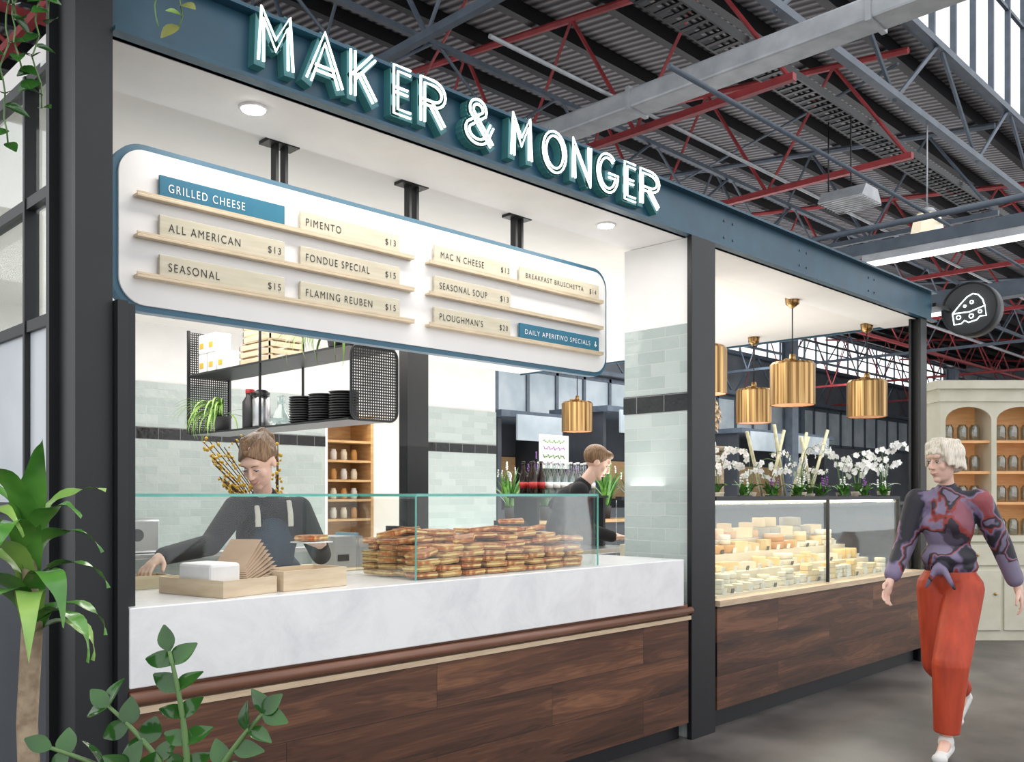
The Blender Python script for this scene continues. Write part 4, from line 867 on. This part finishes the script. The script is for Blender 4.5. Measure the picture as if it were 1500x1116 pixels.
def hand(b,wr,d,n,side,curl=.5):
    wr=V(wr); d=V(d).normalized(); n=V(n); n=(n-d*n.dot(d)).normalized(); sd=d.cross(n).normalized()
    if sd.dot(V(side))<0: sd=-sd
    b.sph(wr+d*.045,(.036,.048,.015),M=basis(sd,d,n)); b.caps(wr,wr+d*.03,.023,.022)
    for i,L in enumerate((.068,.076,.070,.055)):
        p=wr+d*.08+sd*(.028-.0185*i); a=0
        for k,fr_ in enumerate((.45,.32,.23)):
            a+=curl*(.5 if k==0 else .8); q=p+(d*math.cos(a)+n*math.sin(a)+sd*.08*(1.5-i))*L*fr_; b.caps(p,q,.0086-.0007*k,.0079-.0007*k,n=8); p=q
    p=wr+d*.025+sd*.026; q=p+(d*.65+sd*.7+n*.25).normalized()*.04; b.caps(p,q,.0125,.0105,n=8); b.caps(q,q+(d*.85+sd*.3+n*.35).normalized()*.032,.0105,.0085,n=8)
def person(J,label,hairf,top,bottom,shoe,skin=M_skin,k=1.0,sleeve_end=.95,extra=None,topr=.016,legw=0,sleevew=.014,eyes=1.0,fem=True,hit=2,smile=0):
    bl,bf=J['bl'].normalized(),J['bf'].normalized(); Mt=basis(bl,bf,UP)
    b=B(); mid=J['pel'].lerp(J['che'],.5)
    def torso(b,g,low=True,bust=1):
        if low: b.sph(J['pel'],(.155*k+g,.105*k+g,.12+g),M=Mt)
        b.sph(mid,((.112 if fem else .13)*k+g,.085*k+g,.17),M=Mt); b.sph(J['che'],(.138*k+g,.10*k+g,.165+g*.5),M=Mt)
        if fem and bust:
            for sg in (-1,1): b.sph(J['che']+bf*.065*k+bl*.058*sg,(.055+g*.5,.045+g*.6,.055+g*.5),M=Mt)
        b.caps(J['Lsh'],J['Rsh'],.046*k+g,.046*k+g); b.caps(J['che']+UP*.05,J['nb'],.07+g,.048+g)
    torso(b,0); b.caps(J['nb'],J['hc']-UP*.03,.046*k,.043*k)
    for s in 'LR':
        b.caps(J[s+'sh'],J[s+'el'],.043*k,.035*k); b.caps(J[s+'el'],J[s+'wr'],.036*k,.023*k); hand(b,J[s+'wr'],J[s+'hd'],J[s+'hn'],J[s+'ts'],J.get(s+'cu',.45))
        b.caps(J[s+'hip'],J[s+'kn'],.080*k,.052*k); b.caps(J[s+'kn'],J[s+'an'],.052*k,.034*k); b.caps(J[s+'an'],J[s+'to'],.033,.026)
    hf=J['hf'].normalized(); hl=UP.cross(hf).normalized(); hu=hf.cross(hl).normalized(); Mh=basis(hl,hf,hu); H=J['hc']
    P=lambda l,f,u:H+hl*l+hf*f+hu*u
    b.sph(P(0,-.012,.03),(.072,.092,.083),M=Mh,seg=24,rings=16); b.sph(P(0,.022,-.028),(.055,.064,.082),M=Mh,seg=24,rings=16); b.sph(P(0,.062,-.088),(.022,.02,.018),M=Mh); b.sph(P(0,.03,-.075),(.042,.045,.03),M=Mh)
    b.caps(P(0,.088,.016),P(0,.103,-.020),.0065,.0105,n=10); b.sph(P(.009,.096,-.025),.007); b.sph(P(-.009,.096,-.025),.007)
    b.sph(P(0,.074,.038),(.048,.016,.018),M=Mh); b.sph(P(0,.084,-.055),(.020,.008,.010),M=Mh); b.sph(P(.034,.056,-.02),(.022,.02,.024),M=Mh); b.sph(P(-.034,.056,-.02),(.022,.02,.024),M=Mh)
    for sg in (-1,1): b.sph(P(sg*.071,-.008,-.005),(.008,.018,.028),M=Mh)
    body=remesh(b,'person',skin,.0048,4); body['label']=label; body['category']='person'
    for sg in (-1,1):
        q=B().sph(P(sg*.029,.077,.008),(.0125,.008,.0058*eyes),M=Mh,mi=0).sph(P(sg*.029,.0838,.0065),(.0055,.0025,.0048*eyes),M=Mh,mi=1,seg=10,rings=6); q.obj('eye',[M_eyew,M_iris],body)
        B().tube([P(sg*.016,.0825,.014-.008*(1-eyes)),P(sg*.029,.086,.0155-.010*(1-eyes)),P(sg*.041,.080,.012-.008*(1-eyes))],.0022,n=6).obj('eyelash',M_iris,body)
        B().tube([P(sg*.014,.0895,.031),P(sg*.029,.0885,.035),P(sg*.044,.078,.031)],.0020,n=6).obj('eyebrow',hairf[1],body)
    m_=smile*.006
    B().tube([P(-.025,.081,-.049+m_),P(-.011,.0905,-.0545),P(0,.0918,-.0565),P(.011,.0905,-.0545),P(.025,.081,-.049+m_)],[.002,.0038,.0044,.0038,.002],n=7).obj('lips',M_lip,body)
    hb=B(); hairf[0](hb,P,Mh); remesh(hb,'hair',hairf[1],.0055,hit,body)
    c=B(); torso(c,topr,True if J.get('longtop') else False)
    if not J.get('longtop'): c.sph(J['pel']+UP*.07,(.15*k+topr,.11*k+topr,.07),M=Mt)
    for s in 'LR':
        c.caps(J[s+'sh'],J[s+'el'],.044*k+sleevew+.006,.037*k+sleevew); c.caps(J[s+'el'],J[s+'el'].lerp(J[s+'wr'],sleeve_end),.037*k+sleevew,.025*k+sleevew)
    if extra and 'top' in extra: extra['top'](c,J,Mt)
    remesh(c,'top',top,.007,5,body)
    c=B(); c.sph(J['pel']+UP*.0,(.158*k+.008,.110*k+.012,.12),M=Mt)
    for s in 'LR':
        c.caps(J[s+'hip'],J[s+'kn'],.086*k+.008+legw*.35,.058*k+legw*.85); c.cone(J[s+'kn'],J[s+'kn'].lerp(J[s+'an'],.88),.058*k+legw*.85,.040*k+legw*.6); c.sph(J[s+'kn'],.058*k+legw*.85)
    remesh(c,'trousers',bottom,.007,4,body)
    for s in 'LR':
        d=(J[s+'to']-J[s+'an']); dh=V((d.x,d.y,0)); dh=dh.normalized() if dh.length>.01 else bf
        q=B(); q.caps(J[s+'an']-UP*.035-dh*.03,J[s+'to']+dh*.02,.038,.031); q.sph(J[s+'an']+UP*.0,(.041,.041,.05)); q.sph(J[s+'to']+dh*.01,(.040,.040,.03)); remesh(q,'shoe',shoe,.006,3,body)
    return body
def strands(b,P,rows):
    for a,c,d,r0,r1 in rows:
        b.caps(P(*a),P(*c),r0,r0*.9,n=7); b.caps(P(*c),P(*d),r0*.9,r1,n=7)
def hair_tail(b,P,Mh):
    b.sph(P(0,-.030,.045),(.078,.088,.082),M=Mh,seg=24,rings=16)
    for sg in (-1,1):
        for j in range(6):
            t=j/5; strands(b,P,[((sg*(.008+.052*t),.073-.035*t,.088-.05*t),(sg*(.045+.034*t),.0-.01*t,.118-.07*t),(sg*.012,-.10,.10-.01*t),.013,.014)])
    b.sph(P(0,-.106,.09),.028)
    for j in range(7):
        a=j*.9; strands(b,P,[((.010*math.cos(a),-.112,.09),(.018*math.cos(a),-.142+.012*math.sin(a),.05),(.012*math.cos(a),-.132+.010*math.sin(a),-.04-.008*j),.015,.006)])
def hair_bob(b,P,Mh):
    b.sph(P(0,-.020,.042),(.087,.101,.088),M=Mh,seg=28,rings=18); b.sph(P(.0,-.052,-.008),(.076,.062,.060),M=Mh,seg=24,rings=14)
    for sg in (-1,1):
        for j in range(6): t=j/5; b.caps(P(sg*.05,.05-.10*t,.10),P(sg*(.080-.004*abs(t-.5)),.048-.11*t,-.012-.030*t+.008*math.sin(j*2.3)),.020,.010,n=8)
    for j in range(11):
        t=j/10; a=-1+2*t; b.caps(P(a*.03-.01,.02,.118),P(a*.066,.082-.028*a*a,.060-.010*abs(a)+.006*math.sin(j*1.9)),.020,.010,n=9)
def hair_short(b,P,Mh):
    b.sph(P(0,-.024,.04),(.080,.095,.084),M=Mh,seg=24,rings=16); b.sph(P(0,.04,.085),(.06,.045,.03),M=Mh)
bx,by=5.25,1.83
W=lambda s,f,z:V((bx-f,by-s,z))
D=lambda s,f,z:V((-f,-s,z))
J=dict(pel=W(0,0,.94),che=W(0,.03,1.24),nb=W(0,.04,1.41),hc=W(0,.08,1.575),hf=D(-.45,1,-.14),bl=D(1,.15,0),bf=D(-.15,1,0),
Lsh=W(.15,.0,1.365),Rsh=W(-.15,.06,1.365),Lel=W(.225,-.12,1.12),Rel=W(-.21,.10,1.11),Lwr=W(.29,-.17,.90),Rwr=W(-.23,.24,.925),
Lhd=D(.2,-.2,-1),Rhd=D(-.05,.5,-.85),Lhn=D(-1,.2,0),Rhn=D(1,.2,0),Lts=D(0,1,0),Rts=D(0,1,.3),
Lhip=W(.075,.0,.89),Rhip=W(-.075,.0,.89),Lkn=W(.07,.19,.50),Rkn=W(-.06,-.02,.47),Lan=W(.05,.20,.09),Ran=W(-.06,-.38,.25),Lto=W(.07,.34,.035),Rto=W(-.07,-.32,.09))
def wtop(c,J,Mt):
    c.sph(W(0,.02,1.06),(.125,.145,.085))
    c.sph(W(0,.13,1.0),(.04,.04,.038)); c.caps(W(.02,.15,1.0),W(.08,.165,.90),.020,.010); c.caps(W(-.02,.15,1.0),W(-.065,.165,.90),.020,.010)
    c.caps(W(.065,.05,1.425),W(.035,.125,1.31),.015,.012); c.caps(W(-.065,.06,1.425),W(-.035,.125,1.31),.015,.012)
wk=person(J,'person striding in patterned shirt, rust trousers and white shoes',(hair_bob,M_hairp),M_shirt,M_rust,M_shoe,k=.88,extra={'top':wtop},topr=.018,legw=.050,sleevew=.024,sleeve_end=.80,hit=3)
dx=V((.07,0,0))
J=dict(pel=V((2.24,3.95,.95)),che=V((2.19,3.88,1.21)),nb=V((2.14,3.82,1.38)),hc=V((2.06,3.73,1.545)),hf=V((-.80,-.48,-.66)),bl=V((.954,-.3,0)),bf=V((-.3,-.954,0)),
Lsh=V((2.30,3.78,1.33)),Rsh=V((2.02,3.86,1.335)),Lel=V((2.41,3.76,1.11)),Rel=V((1.83,3.74,1.18)),Lwr=V((2.28,3.57,1.17)),Rwr=V((1.61,3.58,1.15)),
Lhd=V((-.6,-.7,.1)),Rhd=V((-.7,-.3,-.4)),Lhn=V((0,0,1)),Rhn=V((.3,0,-1)),Lts=V((-.3,.9,0)),Rts=V((.3,-.9,0)),Lcu=.35,Rcu=.6,
Lhip=V((2.30,3.95,.9)),Rhip=V((2.14,3.98,.9)),Lkn=V((2.31,3.90,.5)),Rkn=V((2.13,3.93,.5)),Lan=V((2.31,3.95,.105)),Ran=V((2.13,3.98,.105)),Lto=V((2.29,3.82,.055)),Rto=V((2.10,3.85,.055)),longtop=True)
for q in J:
    if q not in ('hf','bl','bf','Lhd','Rhd','Lhn','Rhn','Lts','Rts','Lcu','Rcu','longtop','Rwr'): J[q]=J[q]+dx
sv=person(J,'person in black top and navy apron leaning over the counter',(hair_tail,M_hairb),M_cblack,M_cblack,M_cblack,k=.95,eyes=.4,smile=1)
Mt=basis(J['bl'].normalized(),J['bf'].normalized(),UP)
c=B(); c.sph(J['che']+J['bf']*.05-UP*.06,(.12,.105,.17),M=Mt); c.sph(J['pel']+J['bf']*.03,(.175,.125,.2),M=Mt); c.sph(J['pel']+J['bf']*.04-UP*.2,(.16,.1,.3),M=Mt)
remesh(c,'apron',M_apron,.008,4,sv)
for sg,s in ((1,'L'),(-1,'R')):
    c=J['che']+J['bl']*.075*sg; fb=J['bf'].normalized()
    pts=[c+fb*.150+UP*.04,c+fb*.142+UP*.10,c+fb*.110+UP*.155,c+fb*.04+UP*.195,c-fb*.05+UP*.19]
    b=B()
    for off in (-.009,-.003,.003,.009): b.tube([p_+J['bl']*off for p_ in pts],.005,n=6)
    remesh(b,'apron_strap',M_strap,.004,2,sv)
n=dup(sws[0],(2.24,3.47,1.195),.4); n['label']='toasted sandwich on paper held in the server\'s hand'
B().prism(rrect(.15,.12,.01,3),(2.24,3.47,1.188),(1,0,0),(0,1,0),(0,0,.004)).obj('wrapping_paper',M_paper,label='sheet of white wrapping paper under the held sandwich',cat='paper')
mx,my=4.80,4.24; fw=V((.72,-.69,0)).normalized(); lf=V((-fw.y,fw.x,0))
def W2(s,f,z): return V((mx,my,0))+lf*s+fw*f+UP*z
J=dict(pel=W2(0,-.10,1.0),che=W2(0,.03,1.29),nb=W2(0,.12,1.46),hc=W2(0,.22,1.62),hf=fw+V((0,0,-.55)),bl=lf,bf=fw,
Lsh=W2(.18,.08,1.42),Rsh=W2(-.18,.08,1.42),Lel=W2(.22,.13,1.16),Rel=W2(-.22,.13,1.16),Lwr=W2(.16,.31,1.11),Rwr=W2(-.16,.31,1.11),
Lhd=fw,Rhd=fw,Lhn=-UP,Rhn=-UP,Lts=-lf,Rts=lf,Lhip=W2(.09,-.10,.94),Rhip=W2(-.09,-.10,.94),Lkn=W2(.09,-.04,.52),Rkn=W2(-.09,-.04,.52),Lan=W2(.09,-.08,.105),Ran=W2(-.09,-.08,.105),Lto=W2(.1,.07,.055),Rto=W2(-.1,.07,.055),longtop=True)
person(J,'person in dark clothes leaning over work behind the tiled pillar',(hair_short,M_hairb),M_cblack,M_cblack,M_cblack,k=1.05,fem=False)

# ---------------------------------------------------------------- lights, world, camera
def area(n,loc,rot,sx,sy,p,c=(1,1,1)):
    l=bpy.data.lights.new(n,'AREA'); l.shape='RECTANGLE'; l.size=sx; l.size_y=sy; l.energy=p; l.color=c; o=bpy.data.objects.new(n,l); o.location=loc; o.rotation_euler=rot; COL.objects.link(o)
area('kitchen_fill',(3.2,5.6,2.85),(0,0,0),3,2.4,88,(1,.97,.93)); area('counter_fill',(6.0,4.8,2.85),(0,0,0),2.0,2,55,(1,.96,.9))  # unseen area lamps added under the ceiling to brighten the stall interior
area('kitchen_ceiling_fill',(4.2,5.6,1.75),(math.pi,0,0),5,3.6,50,(1,.98,.95)); area('soffit_fill',(3.0,3.28,1.45),(math.pi,0,0),3,.25,6,(1,.98,.95)); area('case_ceiling_fill',(6.3,3.9,1.5),(math.pi,0,0),2.6,.4,16,(1,.96,.88))  # unseen upward fills added to brighten the white ceilings
area('pantry_light',(6.2,8.5,2.6),(0,0,0),1,.5,28,(1,.88,.68)); area('soffit_light',(2.8,3.2,2.86),(0,0,0),2.6,.1,14,(1,.97,.92))
area('case_light',(6.1,3.2,1.34),(math.radians(-12),0,0),2.5,.1,10,(1,.84,.60)); area('orchid_fill',(11,5,3.6),(0,0,0),4,1,85,(1,1,.97))  # lamp above the orchid bench is an unseen fill, added to brighten the flowers
area('roof_bounce_light',(14,9,.3),(math.pi,0,0),16,8,1000,(1,1,1)); area('plant_light',(10.5,8.6,3.5),(math.radians(20),0,0),4,1,90,(1,1,1))  # upward roof lamp is an unseen added fill, standing in for floor bounce
area('hall_light',(19,12,4.6),(math.radians(50),0,0),16,1.5,500,(.95,.98,1))
w=bpy.data.worlds.new('World'); S.world=w; w.use_nodes=True; bg=w.node_tree.nodes['Background']; bg.inputs[0].default_value=(.96,.975,1,1); bg.inputs[1].default_value=1.65
cam=bpy.data.cameras.new('Camera'); co=bpy.data.objects.new('Camera',cam); COL.objects.link(co); co.location=(0,0,1.4); co.rotation_euler=(math.pi/2,0,math.radians(-45.2))
cam.sensor_width=36; cam.lens=32.16; cam.shift_y=166/1500; cam.clip_end=200; S.camera=co
